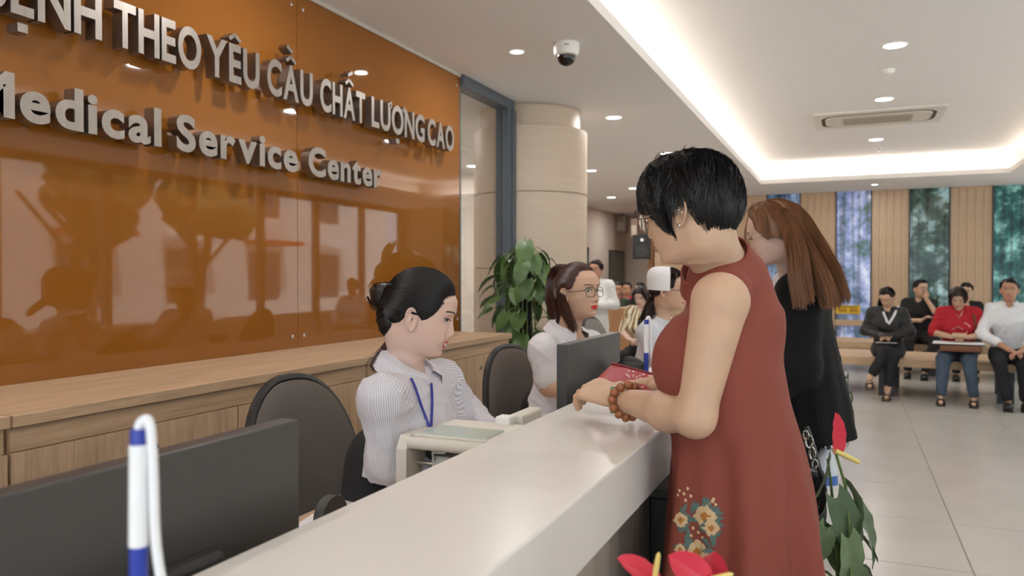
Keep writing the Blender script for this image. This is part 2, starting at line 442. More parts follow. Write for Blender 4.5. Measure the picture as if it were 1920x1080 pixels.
for t, a, b, mk in (('BENH', 1.615, 2.072, ('', '^.', '', '')), ('THEO', 2.124, 2.562, ()), ('YEU', 2.593, 2.927, ('', '^')), ('CAU', 2.98, 3.329, ('', '^`')),
                    ('CHAT', 3.392, 3.812, ('', '', '^/')), ('LUONG', 3.878, 4.504, ('', '+', '+.')), ('CAO', 4.546, 4.923, ())):
    word(sg1, t, a, b, 2.298, .178, .028, mk, 'H')
GC.clear()
sg2 = tag(empty('sign_lettering', (XW, 2.8, 1.94)), 'lower row of brushed steel letters reading Medical Service Center', 'sign')
for t, a, b in (('Medical', 1.57, 2.346), ('Service', 2.424, 3.207), ('Center', 3.293, 3.987)):
    word(sg2, t, a, b, 1.938, .156, .033, (), 'l')

# ------------------------------------------------------------------ low cabinets under the panels
ZCAB = 1.022; XF = -2.10
M_gap = mat('dark_shadow_gap', (70, 50, 34), .8)
def cabinet(y0, y1, nd, label, skip=()):
    c = tag(empty('cabinet', (XF-.3, (y0+y1)/2, 0)), label, 'cabinet', 'oak cabinets along the orange wall')
    box_obj('body', (XW+.001, y0+.004, .06), (XF-.02, y1-.004, ZCAB-.034), M_wood_z, c)
    box_obj('plinth', (XW+.001, y0+.004, 0), (XF-.06, y1-.004, .06), M_black, c)
    box_obj('filler_rail', (XF-.03, y0+.006, ZCAB-.105), (XF-.012, y1-.006, ZCAB-.034), M_wood_y, c)
    w = (y1-y0)/nd
    for k in range(nd):
        a = y0+w*k+.003; b = y0+w*(k+1)-.003
        d = box_obj('door', (XF-.02, a, .08), (XF, b, ZCAB-.108), M_wood_z, c, .001)
        ky = b-.045 if k % 2 == 0 else a+.045
        mb = MB(); R = Matrix.Rotation(PI/2, 3, 'Y')
        mb.lathe([(.014, 0), (.014, .004), (.012, .007), (.008, .007), (.008, .003), (.0, .003)], (XF, ky, ZCAB-.185), 20, R)
        mb.build('lock', [M_chrome], d)
        mb = MB(); mb.lathe([(.0075, .0032), (.0, .0034)], (XF, ky, ZCAB-.185), 16, R); mb.build('keyhole', M_black, d)
    t = box_obj('worktop', (XW+.001, y0+.002, ZCAB-.034), (XF+.012, y1-.002, ZCAB), M_wood_y, None, .002)
    return c, t
for (a, b, n, l, lt) in ((-.35, 1.373, 4, 'oak cabinet unit at the left picture edge behind the near monitor', 'oak worktop at the left picture edge under the orange glass'),
                   (1.378, 3.094, 4, 'oak cabinet unit behind the smiling receptionist\'s grey chair', 'long oak worktop under the steel lettering left of the smiling receptionist'),
                   (3.099, 4.78, 4, 'oak cabinet unit between the two receptionists, ending by the pothos', 'oak worktop on the far cabinet, ending beside the pothos')):
    c, t = cabinet(a, b, n, l); tag(t, lt, 'worktop', 'oak worktops along the orange wall')

# ------------------------------------------------------------------ reception counter
ZT = 1.05; ZD = .82; CI = -.707; CO = -.39; CY_A, CY_B = -.75, 5.0
ct = tag(empty('reception_counter', (-.6, 2, 0)), 'long reception counter with thick white quartz top and stone front', 'counter')
box_obj('countertop', (CI, CY_A, ZT-.122), (CO, CY_B, ZT), M_quartz, ct, .004)
box_obj('front_panel', (-.60, CY_A, .10), (-.47, CY_B, ZT-.122), wood('grey_beige_front_stone', (190, 178, 164), 'z', .12), ct)
box_obj('kick_plate', (-.63, CY_A, 0), (-.60, CY_B, .10), M_black, ct)
for yy in (CY_A+.02, 1.2, 2.5, CY_B-.02):
    box_obj('desk_support', (-1.25, yy-.02, 0), (-.63, yy+.02, .79), M_wood_x, ct)
box_obj('desk_top', (-1.22, CY_A, .79), (-.602, CY_B, ZD), M_wood_y, ct, .002)

# black pedestal under the overhang
pd_ = tag(empty('pedestal', (-.33, 2.06, 0)), 'black pedestal box standing against the counter front behind the rust dress', 'pedestal')
box_obj('column', (-.455, 1.90, .04), (-.20, 2.22, .85), mat('black_laminate', (22, 20, 19), .35), pd_, .006)
box_obj('base', (-.46, 1.895, 0), (-.195, 2.225, .04), M_black, pd_, .004)
box_obj('top_plate', (-.46, 1.895, .85), (-.195, 2.225, .87), M_dark, pd_, .004)

# ------------------------------------------------------------------ ceiling fittings
def downlight(x, y, z, r, label, watt=8):
    o = tag(empty('downlight', (x, y, z)), label, 'ceiling light', 'recessed downlights')
    mb = MB(); mb.lathe([(r+.016, 0), (r+.016, -.004), (r+.006, -.007), (r, -.004), (r, 0)], (x, y, z), 28, None, False); mb.build('trim_ring', M_white, o)
    mb = MB(); mb.lathe([(r, -.002), (0, -.0021)], (x, y, z), 28, None, False); mb.build('diffuser', M_lamp, o)
    l = bpy.data.lights.new('downlight_beam', 'AREA'); l.shape = 'DISK'; l.size = r*1.8; l.energy = watt; l.color = (1., .98, .955)
    lo = bpy.data.objects.new('downlight_beam', l); COL.objects.link(lo); lo.parent = o; lo.location = (0, 0, -.012)
for y, l in ((.9, 'low ceiling downlight above the steel lettering, nearest the camera, mirrored in the orange glass'), (2.8, 'second low ceiling downlight above the receptionists'), (4.82, 'small round downlight left of the dome camera'), (7.17, 'round downlight just right of the column top'),
             (9.5, 'round downlight above the short dark hair'), (12.0, 'far round downlight beside the glasses of the woman in rust')):
    downlight(-2.07, y, ZC, .045 if y == 4.82 else .072, l, 12)
downlight(-4.17, 14.3, ZC, .08, 'far round downlight low beside the column edge', 17)
for y, l in ((2.6, 'raised ceiling downlight nearest the camera, above the frame'), (4.9, 'raised ceiling downlight mirrored left in the orange glass'), (6.95, 'largest downlight in the raised ceiling, upper right'), (9.0, 'raised ceiling downlight just above the air conditioner'), (11.6, 'raised ceiling downlight below the air conditioner')):
    downlight(.33, y, ZU, .085, l)
for x, y, l in ((-4.2, 6.6, 'added fill downlight behind the column'), (-4.2, 9.2, 'added fill downlight hidden by the column edge'), (-4.2, 11.8, 'added fill downlight above the settle'), (-4.2, 16.8, 'farthest added fill downlight over the paintings'), (-3.4, 8.4, 'added fill downlight over the aisle behind the column'), (-3.4, 10.6, 'added fill downlight over the settle end'), (-3.4, 13.0, 'added fill downlight over the far seated people')):  # extra lamps added to brighten the dark nook left of the column
    downlight(x, y, ZC, .08, l, 17)
pt = PZ(1640, 346, ZC)
downlight(pt.x, pt.y, ZC, .05, 'tiny downlight on the border in front of the plank wall')

# ceiling cassette
pa = PZ(1645, 219, ZU); ac = tag(empty('air_conditioner', (.33, pa.y, ZU)), 'white ceiling cassette air conditioner with a rounded dark outlet slot', 'air conditioner')
yc = pa.y; xc = pa.x
def rrect(cx, cy, hx, hy, r, z, n=8):
    p = []
    for sx, sy, a0 in ((1,1,0), (-1,1,90), (-1,-1,180), (1,-1,270)):
        for k in range(n+1):
            a = math.radians(a0+90*k/n); p.append(Vector((cx+sx*(hx-r)+r*math.cos(a), cy+sy*(hy-r)+r*math.sin(a), z)))
    return p
mb = MB(); mb.prism(rrect(xc, yc, .68, .48, .03, ZU-.025), 0, (0, 0, .024)); mb.build('faceplate', mat('ac_panel', (224, 218, 208), .5), ac)
def ring(p, q): 
    mb = MB(); n = len(p); mb.add(p+q, [(i, (i+1) % n, n+(i+1) % n, n+i) for i in range(n)], False); return mb
ring(rrect(xc, yc, .60, .36, .2, ZU-.026), rrect(xc, yc, .56, .32, .17, ZU-.026)).build('outlet_slot', M_gap, ac)
mb = MB(); mb.prism(rrect(xc, yc, .55, .31, .16, ZU-.034), 0, (0, 0, .009)); mb.build('centre_panel', mat('ac_panel2', (214, 206, 194), .5), ac)
for k in range(9):
    box_obj('grille_slat', (xc-.36, yc-.20+k*.045, ZU-.042), (xc+.36, yc-.175+k*.045, ZU-.034), mat('ac_grille', (168, 158, 142), .6), ac)

def lathe_obj(name, c, parts, label, cat):
    o = tag(empty(name, c), label, cat)
    for nm, prof, m in parts:
        mb = MB(); mb.lathe(prof, c, 28); mb.build(nm, m, o)
    return o
p = PZ(1665, 131, ZU)
lathe_obj('smoke_detector', p, [('base', [(.06, 0), (.06, -.018)], M_white), ('sensor_head', [(.048, -.018), (.044, -.035), (.02, -.045), (0, -.046)], M_white)], 'small white smoke detector between two raised ceiling downlights', 'detector')
p = PZ(1648, 277, ZU)
lathe_obj('sprinkler', p, [('rosette', [(.04, 0), (.035, -.01), (.0, -.012)], M_white), ('nozzle', [(.012, -.012), (.012, -.04), (.02, -.045), (0, -.046)], M_chrome)], 'tiny ceiling sprinkler below the farthest raised ceiling downlight', 'sprinkler')
p = PZ(1062, 82, ZC)
dc = lathe_obj('dome_camera', p, [('housing', [(.085, 0), (.085, -.055), (.075, -.075), (.06, -.082)], M_white),
     ('dome', [(.06, -.078), (.06, -.095), (.052, -.118), (.036, -.135), (.015, -.144), (0, -.146)], mat('smoked_dome', (28, 25, 24), .06))], 'white security dome camera with smoked dome on the low ceiling', 'camera')
d = Vector((-p.x, -p.y, 0)).normalized(); tq = Vector((-d.y, d.x, 0))
mb = MB(); mb.box(p+d*.0855+Vector((0,0,-.028)), (.03, .002, .005), Matrix((tq, d, Vector((0,0,1)))).transposed()); mb.build('maker_mark', M_dark, dc)

# ------------------------------------------------------------------ monitors on the staff desk
def monitor(x, y0, y1, ztop, h, label):
    o = tag(empty('monitor', (x-.05, (y0+y1)/2, ZD)), label, 'monitor')
    box_obj('back_shell', (x-.035, y0, ztop-h), (x, y1, ztop), mat('monitor_shell', (66, 64, 62), .42), o, .003)
    box_obj('screen', (x-.037, y0+.012, ztop-h+.018), (x-.035, y1-.012, ztop-.012), mat('screen_glass', (12, 14, 18), .1), o)
    ym = (y0+y1)/2
    mb = MB(); mb.box((x+.014, ym, ztop-h*.66), (.03, .19, .16), None, .008)
    mb.box((x+.008, ym, (ztop-h*.66+ZD+.02)/2), (.022, .075, ztop-h*.66-ZD-.02), None, .004); mb.build('stand', M_dark, o)
    box_obj('foot', (x-.16, ym-.13, ZD+.001), (x+.055, ym+.13, ZD+.018), M_dark, o, .004)
    mb = MB(); mb.lathe([(.006, 0), (.006, .002), (0, .0021)], (x, ym-.16, ztop-h+.06), 12, Matrix.Rotation(PI/2, 3, 'Y')); mb.build('socket', M_chrome, o)
monitor(-.775, .40, .955, 1.181, .33, 'black monitor seen from behind at the lower left')
monitor(-.775, 2.19, 2.775, 1.197, .33, 'dark grey monitor seen from behind in front of the receptionist with glasses')

# ------------------------------------------------------------------ counter pens on white cords
M_penblue = mat('blue_pen_plastic', (36, 58, 158), .3); M_penwhite = mat('white_pen_barrel', (238, 238, 240), .3)
def pen(x, y, lean, label):
    o = tag(empty('counter_pen', (x, y, ZT)), label, 'pen')
    mb = MB(); mb.lathe([(.026, 0), (.026, .006), (.016, .012), (.009, .03), (.009, .034)], (x, y, ZT), 24); mb.build('holder', M_penwhite, o)
    ax = Vector((lean[0], lean[1], 1)).normalized(); R = ax.to_track_quat('Z', 'Y').to_matrix(); b = Vector((x, y, ZT+.026))
    mb = MB(); mb.lathe([(.003, 0), (.0065, .02), (.0068, .118)], b, 18, R); mb.build('grip', M_penblue, o)
    mb = MB(); mb.lathe([(.0072, .118), (.0068, .196)], b, 18, R); mb.build('barrel', M_penwhite, o)
    mb = MB(); mb.lathe([(.0062, .196), (.0058, .208)], b, 18, R); mb.build('end_plug', M_penblue, o)
    top = b+ax*.208; s = RGT
    path = [top, top+Vector((0,0,.006))+s*.003, top+s*.0085+Vector((0,0,.004)), top+s*.011-Vector((0,0,.03)), top+s*.013-Vector((0,0,.09)), top+s*.021-Vector((0,0,.14)), top+s*.026-Vector((0,0,.17)), top+s*.028-Vector((0,0,.19)), top+s*.024-Vector((0,0,.230))]
    mb = MB(); mb.tube(smooth(path, 5), .0038, 10); mb.build('cord', M_penwhite, o)
def smooth(pts, n):
    """Catmull-Rom resample"""
    pts = [Vector(p) for p in pts]; out = []
    for i in range(len(pts)-1):
        p0 = pts[max(i-1, 0)]; p1 = pts[i]; p2 = pts[i+1]; p3 = pts[min(i+2, len(pts)-1)]
        for k in range(n):
            t = k/n; out.append(.5*((2*p1)+(p2-p0)*t+(2*p0-5*p1+4*p2-p3)*t*t+(3*p1-p0-3*p2+p3)*t**3))
    out.append(pts[-1]); return out
q = PZ(268, 1160, ZT); pen(-.50, .425, (0.01, .0), 'white and blue pen on a white cord nearest the camera')
pen(-.505, 2.07, (.0, .01), 'white and blue pen on a white cord beside the rust dress')

# ------------------------------------------------------------------ printer, papers and desk things
M_beige = mat('printer_beige', (214, 208, 196), .5); M_pgrey = mat('printer_grey', (186, 188, 182), .45)
pr = tag(empty('printer', (-.85, 1.70, ZD)), 'beige dot matrix printer on the desk in front of the smiling receptionist', 'printer')
x0, x1, y0, y1, zt = -.985, -.722, 1.565, 1.80, 1.022
box_obj('base', (x0, y0, ZD+.0005), (x1, y1, ZD+.05), M_beige, pr, .005)
for xx in (x0, x1-.028):
    mb = MB(); mb.prism([(xx, y0, ZD+.05), (xx, y0, zt-.03), (xx, y0+.02, zt), (xx, y1, zt), (xx, y1, ZD+.05), (xx, y0+.05, ZD+.05), (xx, y0+.05, zt-.05), (xx, y0+.03, zt-.05), (xx, y0+.03, ZD+.05)][:5], 0, (.028, 0, 0)); mb.build('side_frame', M_beige, pr)
box_obj('back_wall', (x0+.028, y1-.02, ZD+.05), (x1-.028, y1, zt-.012), M_pgrey, pr)
mb = MB(); mb.tube([(x0+.028, y0+.018, zt-.016), (x1-.028, y0+.018, zt-.016)], .015, 12); mb.build('front_bar', M_beige, pr)
box_obj('cover', (x0+.028, y0+.03, zt-.012), (x1-.028, y1, zt+.004), M_beige, pr, .004)
box_obj('paper_window', (x0+.05, y0+.035, zt+.0042), (x1-.04, y0+.13, zt+.008), mat('smoky_green_window', (190, 202, 192), .2), pr)
mb = MB(); mb.tube([(x0+.028, y0+.11, zt-.06), (x1-.028, y0+.11, zt-.06)], .018, 14); mb.build('platen_roller', M_black, pr)
mb = MB(); mb.tube([(x0+.028, y0+.05, zt-.07), (x1-.028, y0+.05, zt-.07)], .005, 8); mb.build('guide_rod', M_chrome, pr)
mb = MB(); mb.box2((x0+.07, y0+.045, zt-.10), (x0+.12, y0+.09, zt-.05), .005); mb.tube([(x0+.08, y0+.04, zt-.06), (x0+.08, y0+.035, zt-.038), (x0+.115, y0+.035, zt-.036)], .004, 8); mb.build('print_head', M_pgrey, pr)
box_obj('carriage_bed', (x0+.028, y0+.03, ZD+.05), (x1-.028, y1-.02, ZD+.06), M_black, pr)
lv = empty('rear_tray', (-.79, y1+.05, .98)); lv.parent = pr; lv.location = ORG[lv.name]-ORG[pr.name]
box_obj('tray_arm', (-.805, y1+.02, 1.005), (-.765, y1+.16, 1.045), M_beige, lv, .006)
box_obj('tray_clip', (-.825, y1-.02, .90), (-.785, y1+.02, 1.045), M_white, lv, .004)

def sheet(name, pts, m, label, cat, group=None):
    mb = MB(); mb.prism(pts, 0, (0, 0, .0012)); o = mb.build(name, m, None, pts[0]); return tag(o, label, cat, group)
M_paper = mat('white_paper', (232, 230, 230), .7)
M_form = mat('printed_form_paper', (232, 230, 230), .7)
nt = M_form.node_tree; tc = nt.nodes.new('ShaderNodeTexCoord'); bt = nt.nodes.new('ShaderNodeTexBrick'); bt.inputs['Scale'].default_value = 16
bt.inputs['Color1'].default_value = bt.inputs['Color2'].default_value = (*lin((232, 230, 232)), 1); bt.inputs['Mortar'].default_value = (*lin((150, 150, 165)), 1); bt.inputs['Mortar Size'].default_value = .025
nt.links.new(tc.outputs['Object'], bt.inputs['Vector']); nt.links.new(bt.outputs[0], nt.nodes['Principled BSDF'].inputs['Base Color'])
def zsheet(pxs, m, label, z=ZD+.0012): sheet('paper_sheet', [PZ(x, y, z) for x, y in pxs], m, label, 'paper')
zsheet([(590, 962), (688, 893), (800, 884), (760, 960)], M_form, 'printed form lying on the desk between printer and dark tape dispenser')
zsheet([(500, 1020), (585, 965), (690, 950), (640, 1030)], M_paper, 'blank white sheet lying on the desk beside the near monitor')
TD = PZ(604, 975, ZD+.06)
tp = tag(empty('tape_dispenser', (TD.x, TD.y, ZD)), 'black tape dispenser on the desk behind the counter edge', 'tape dispenser')
x, y = TD.x, TD.y
mb = MB(); mb.prism([(x-.025, y-.12, ZD+.001), (x-.025, y+.12, ZD+.001), (x-.025, y+.12, ZD+.03), (x-.025, y+.08, ZD+.04), (x-.025, y-.03, ZD+.028), (x-.025, y-.11, ZD+.045)], 0, (.05, 0, 0)); mb.build('body', M_black, tp)
mb = MB(); mb.lathe([(.004, -.012), (.045, -.012), (.045, .012), (.004, .012)], (x, y+.03, ZD+.06), 28, Matrix.Rotation(PI/2, 3, 'Y'), False); mb.build('tape_roll', M_dark, tp)

# black barcode scanner on its stand beyond the second monitor
c = P(1180, 690, 2.72); sc_ = tag(empty('barcode_scanner', (c.x, c.y, ZT if c.x > CI else ZD)), 'black handheld scanner on a stand right of the grey monitor', 'scanner')
base_z = ORG[sc_.name].z
mb = MB(); mb.ell(c+Vector((0,0,.0)), (.055, .04, .03), rotz(YAW)); mb.tube(smooth([c+RGT*(-.03)+Vector((0,0,.012)), c+Vector((0,0,.03)), c+RGT*.04+Vector((0,0,.015)), c+RGT*.055+Vector((0,0,-.01))], 5), .012, 10); mb.build('head', M_black, sc_)
mb = MB(); mb.tube([c+RGT*.02, c+RGT*.03+Vector((0,0,-.07)), Vector((c.x, c.y, base_z+.02))+RGT*.03], [.02, .017, .02], 12); mb.build('handle', M_dark, sc_)
mb = MB(); mb.lathe([(.06, 0), (.058, .012), (.03, .02), (0, .021)], Vector((c.x, c.y, base_z))+RGT*.03, 24); mb.build('foot', M_black, sc_)
# papers on the desk beyond
sheet('paper_stack', [(-1.2, 2.95, ZD+.0012), (-.80, 2.95, ZD+.0012), (-.80, 3.25, ZD+.0012), (-1.2, 3.25, ZD+.0012)], M_paper, 'white papers on the desk beside the scanner', 'paper')

# ------------------------------------------------------------------ office chairs
M_fabric = mat('charcoal_chair_fabric', (104, 96, 90), .9, var=.12, vscale=260, bump=.5, bscale=500)
M_fabric2 = mat('grey_chair_fabric', (140, 136, 132), .9, var=.12, vscale=260, bump=.5, bscale=500)
def superell(w, h, n, k):
    p = []
    for i in range(k):
        a = 2*PI*i/k; ca, sa = math.cos(a), math.sin(a)
        p.append((w*math.copysign(abs(ca)**(2/n), ca), h*math.copysign(abs(sa)**(2/n), sa)))
    return p
def chair(loc, heading, label, fab, zb0=.56, zb1=1.08, back_y=-.24):
    """local: +Y is where the sitter looks"""
    root = empty('office_chair', (0, 0, 0))
    def padded(name, w, h, thick, conv, m, rim=False):
        mb = MB(); n = 40; rings = []
        for s, t in ((0.001, 1), (.4, 1), (.75, .95), (.92, .8), (1, .45), (1, -.45), (.92, -.8), (.75, -.95), (.4, -1), (.001, -1)):
            rings.append([conv(x*s, y*s, t*thick/2) for x, y in superell(w, h, 2.6, n)])
        mb.grid([r+[r[0]] for r in rings]); return mb.build(name, m, root)
    zc = (zb0+zb1)/2; hh = (zb1-zb0)/2
    def cb(x, z, t):  # back: narrower at top, curved around the sitter, reclined
        f = (z+hh)/(2*hh); x2 = x*(1.04-.20*f*f)
        return Vector((x2, back_y - .10*f + .35*x2*x2*2 + t, zc+z))
    bk = padded('backrest', .205, hh, .055, cb, fab)
    mb = MB(); mb.tube([cb(x*1.01, z*1.01, -.012) for x, z in superell(.205, hh, 2.6, 48)], .017, 8, False, True); mb.build('rim', M_black, bk)
    def cs(x, y, t): return Vector((x, y+.02, .475+t+.1*x*x))
    padded('seat', .24, .23, .09, cs, fab)
    mb = MB(); mb.box((0, back_y+.0, .50), (.06, .03, .28), None, .005); mb.box((0, back_y/2, .415), (.06, abs(back_y)+.04, .02), None, .004); mb.build('back_bracket', M_black, root)
    for s in (-1, 1):
        mb = MB(); mb.tube(smooth([(s*.20, .08, .43), (s*.285, .08, .45), (s*.30, .09, .56), (s*.295, .06, .665), (s*.285, -.08, .675), (s*.27, -.2, .655)], 6), [.016]*31, 8); mb.build('armrest', M_black, root)
    mb = MB(); mb.lathe([(.028, .08), (.028, .25), (.018, .25), (.018, .42), (.06, .425)], (0, 0, 0), 18); mb.build('gas_column', M_black, root)
    for k in range(5):
        a = 2*PI*k/5; d = Vector((math.cos(a), math.sin(a), 0))
        mb = MB(); mb.tube([Vector((0,0,.10)), d*.14+Vector((0,0,.095)), d*.28+Vector((0,0,.07))], [.026, .022, .015], 8); lg = mb.build('leg', M_black, root)
        mb = MB(); mb.lathe([(.02, -.02), (.027, -.012), (.027, .012), (.02, .02)], d*.28+Vector((0,0,.027)), 16, Matrix.Rotation(a, 3, 'Z') @ Matrix.Rotation(PI/2, 3, 'X')); mb.build('castor', M_black, lg)
    tag(root, label, 'chair', 'office chairs behind the counter')
    root.location = loc; root.rotation_euler = (0, 0, heading-PI/2); return root
chair((-1.23, 1.82, 0), math.radians(-12), 'charcoal office chair behind the smiling receptionist in the striped shirt', M_fabric, .50, 1.085)
chair((-1.13, 3.16, 0), math.radians(-20), 'charcoal office chair behind the receptionist with glasses', M_fabric, .50, 1.07)
chair((-1.10, 4.42, 0), math.radians(-8), 'lighter grey office chair just beyond the receptionist with glasses', M_fabric2, .52, 1.15)

# ------------------------------------------------------------------ benches
bench_yaw = math.radians(-7)
M_leg = mat('slate_bench_leg', (62, 64, 70), .5)
def bench(p0, length, depth, label, planks=6):
    """p0: left front corner on floor; runs along +X turned by bench_yaw"""
    d = Vector((math.cos(bench_yaw), math.sin(bench_yaw), 0)); n = Vector((-d.y, d.x, 0)); R = Matrix((d, n, Vector((0,0,1)))).transposed()
    p0 = Vector(p0); c = p0+d*length/2+n*depth/2
    b = tag(empty('bench', (c.x, c.y, 0)), label, 'bench', 'wide oak waiting benches')
    w = depth/planks
    for k in range(planks):
        mb = MB(); mb.box(p0+d*length/2+n*(w*(k+.5))+Vector((0,0,.405)), (length, w-.003, .09), R, .004); mb.build('seat_board', M_wood_x, b)
    for s in (.07, .5, .955):
        for t in (.12, .88):
            mb = MB(); mb.box(p0+d*length*s+n*depth*t+Vector((0,0,.18)), (.16, .10, .36), R, .004); mb.build('leg', M_leg, b)
    return b
BF = Vector((-.9, 10.17, 0))
bench(BF, 2.62, 1.1, 'wide oak bench with slate legs carrying the three front waiting people')
BF2 = Vector((-.5, 12.45, 0))
bench(BF2, 3.1, .9, 'rear oak bench carrying the man in the black t-shirt', 5)
ORG['bf'] = BF

# ------------------------------------------------------------------ far left: paintings, speaker, boxes, wooden bench end
for k, (y0, y1, z0, z1, l) in enumerate(((12.6, 13.25, 1.35, 2.0, 'green painting half hidden by the column edge'), (14.9, 16.0, 1.18, 2.05, 'tall grey green painting of a figure on the far cream wall'), (17.6, 18.9, 1.15, 2.05, 'tall green painting nearest the black wall speaker'))):
    o = tag(empty('painting', (-5.19, (y0+y1)/2, z0)), l, 'painting', 'paintings on the far cream wall')
    box_obj('frame', (-5.198, y0, z0), (-5.165, y1, z1), mat('thin_dark_frame', (60, 58, 52), .6), o)
    m = forest('painting_art_%d' % k, (38, 48, 40), (72, 84, 74), (120, 128, 116), 11+k); m.node_tree.nodes['Principled BSDF'].inputs['Emission Strength'].default_value = 0
    box_obj('canvas', (-5.166, y0+.03, z0+.03), (-5.16, y1-.03, z1-.03), m, o)
c = PY(1203, 463, 14.6)
sp = tag(empty('wall_speaker', c), 'black loudspeaker mounted high beside the face of the woman in rust', 'speaker')
mb = MB(); mb.box(c, (.34, .24, .46), rotz(.3), .02); mb.build('cabinet', M_black, sp)
mb = MB(); mb.lathe([(.12, 0), (.12, .006), (.04, -.0), (0, .01)], c+rotz(.3) @ Vector((0, -.121, -.08)), 24, rotz(.3) @ Matrix.Rotation(PI/2, 3, 'X')); mb.build('cone', M_dark, sp)
mb = MB(); mb.lathe([(.04, 0), (.03, .012), (0, .014)], c+rotz(.3) @ Vector((0, -.121, .13)), 16, rotz(.3) @ Matrix.Rotation(PI/2, 3, 'X')); mb.build('tweeter', M_chrome, sp)
mb = MB(); mb.tube([c, c+Vector((-.1, .42, .05))], .02, 8); mb.build('bracket', M_dark, sp)
for (px, py, Y, w, h, l, cc) in ((1166, 421, 18.2, .25, .42, 'small grey box high on the far cream wall', (150, 138, 124)), (1190, 428, 17.4, .16, .45, 'narrow brown box hanging high beside the far speaker', (120, 100, 84))):
    c = PY(px, py, Y); o = tag(empty('wall_box', c), l, 'box')
    mb = MB(); mb.box(c, (w, .15, h), None, .01); mb.build('case', mat('wallbox_'+l[:12], cc, .6), o)
    mb = MB(); mb.box(c+Vector((0,-.078,-.05)), (w*.7, .006, h*.5), None, .002); mb.build('cover', mat('wallbox_cover', (168, 156, 140), .6), o)
    mb = MB(); mb.tube([c+Vector((0,.05,h/2)), c+Vector((0,.05,ZC-c.z))], .018, 8); mb.build('drop_rod', M_dark, o)
c = PY(1150, 600, 10.9)
wb_ = tag(empty('wooden_settle', (c.x, c.y, 0)), 'wooden settle with solid end panel behind the receptionist with glasses', 'bench')
M_settle = wood('honey_wood', (176, 134, 92), 'x', .1)
box_obj('back_panel', (c.x-.62, c.y-.15, .42), (c.x+.06, c.y-.09, .96), M_settle, wb_, .004)
box_obj('end_panel', (c.x+.06, c.y-.2, 0.1), (c.x+.30, c.y+.45, .96), wood('honey_wood_z', (168, 124, 86), 'z', .1), wb_, .004)
box_obj('seat', (c.x-.62, c.y-.09, .38), (c.x+.06, c.y+.45, .44), M_settle, wb_, .004)
box_obj('foot', (c.x+.02, c.y-.15, 0), (c.x+.28, c.y+.40, .1), M_black, wb_)
box_obj('foot', (c.x-.60, c.y-.12, 0), (c.x-.5, c.y+.40, .38), M_settle, wb_)
# yellow notice on the window rail
c = PY(1590, 578, YF-.06); o = tag(empty('notice', c), 'small yellow notice on the window rail behind the long red hair', 'sign')
box_obj('card', (c.x-.2, YF-.065, .75), (c.x+.2, YF-.055, .90), mat('yellow_card', (226, 186, 40), .5), o)
for k in range(2):
    box_obj('text_line', (c.x-.16+k*.19, YF-.0665, .78), (c.x-.02+k*.18, YF-.065, .85), mat('yellow_print', (190, 140, 20), .5), o)
box_obj('text_line', (c.x-.16, YF-.0665, .865), (c.x+.16, YF-.065, .885), mat('yellow_print2', (150, 110, 20), .5), o)
box_obj('stand', (c.x-.2, YF-.055, .64), (c.x+.2, YF-.05, .75), M_glass, o)

# ------------------------------------------------------------------ organic surfaces: signed distance shapes -> surface nets
def V3(p): return np.array((p[0], p[1], p[2]), dtype=np.float64)
def cone(a, b, r0, r1, flat=None):
    """tapered capsule; flat=(axis, factor) squashes the section along axis"""
    a = V3(a); b = V3(b); R = max(r0, r1)
    lo = np.minimum(a, b)-R*1.3; hi = np.maximum(a, b)+R*1.3
    ba = b-a; L2 = max(ba@ba, 1e-9)
    if flat: ax = V3(flat[0]); ax = ax/np.linalg.norm(ax); fk = flat[1]
    def f(X):
        q = X-a
        t = np.clip((q@ba)/L2, 0, 1)
        q = q-t[..., None]*ba
        if flat: q = q+ax*((q@ax)*(1/fk-1))[..., None]
        d = np.sqrt((q*q).sum(-1))-(r0+(r1-r0)*t)
        return d*(min(fk, 1.) if flat else 1.)
    return f, lo, hi
def ellp(c, rad, R=None):
    c = V3(c); rad = np.array(rad, float); A = np.array(R or Matrix.Identity(3)); m = rad.max()*1.05
    def f(X):
        q = ((X-c)@A)/rad; k = np.sqrt((q*q).sum(-1)); return (k-1)*rad.min()
    return f, c-m, c+m
def column(zs, cs, aa, bb, yaw, folds=0, famp=0., fz=None, n=2.4):
    """vertical garment: centres cs(z), half depth aa along yaw, half width bb across; optional hanging folds"""
    zs = np.array(zs, float); o = np.argsort(zs); zs = zs[o]; cs = np.array([V3(c) for c in cs])[o]; aa = np.array(aa, float)[o]; bb = np.array(bb, float)[o]
    cy, sy = math.cos(yaw), math.sin(yaw)
    M = max(aa.max(), bb.max())*1.15+famp
    lo = np.array((cs[:, 0].min()-M, cs[:, 1].min()-M, zs[0]-.01)); hi = np.array((cs[:, 0].max()+M, cs[:, 1].max()+M, zs[-1]+.01))
    def f(X):
        z = X[..., 2]; cx = np.interp(z, zs, cs[:, 0]); cyy = np.interp(z, zs, cs[:, 1]); a = np.interp(z, zs, aa); b = np.interp(z, zs, bb)
        dx = X[..., 0]-cx; dy = X[..., 1]-cyy; u = (dx*cy+dy*sy)/a; v = (-dx*sy+dy*cy)/b
        r = (np.abs(u)**n+np.abs(v)**n)**(1/n)
        d = (r-1)*np.minimum(a, b)
        if folds:
            ph = np.arctan2(v, u); w = np.clip((fz-z)/fz, 0, 1)
            d = d - famp*w*(np.cos(folds*ph+2*np.sin(3*z))+.5*np.cos((folds*2+1)*ph+1.3))
        return np.maximum(d, np.maximum(zs[0]-z, z-zs[-1]))
    return f, lo, hi
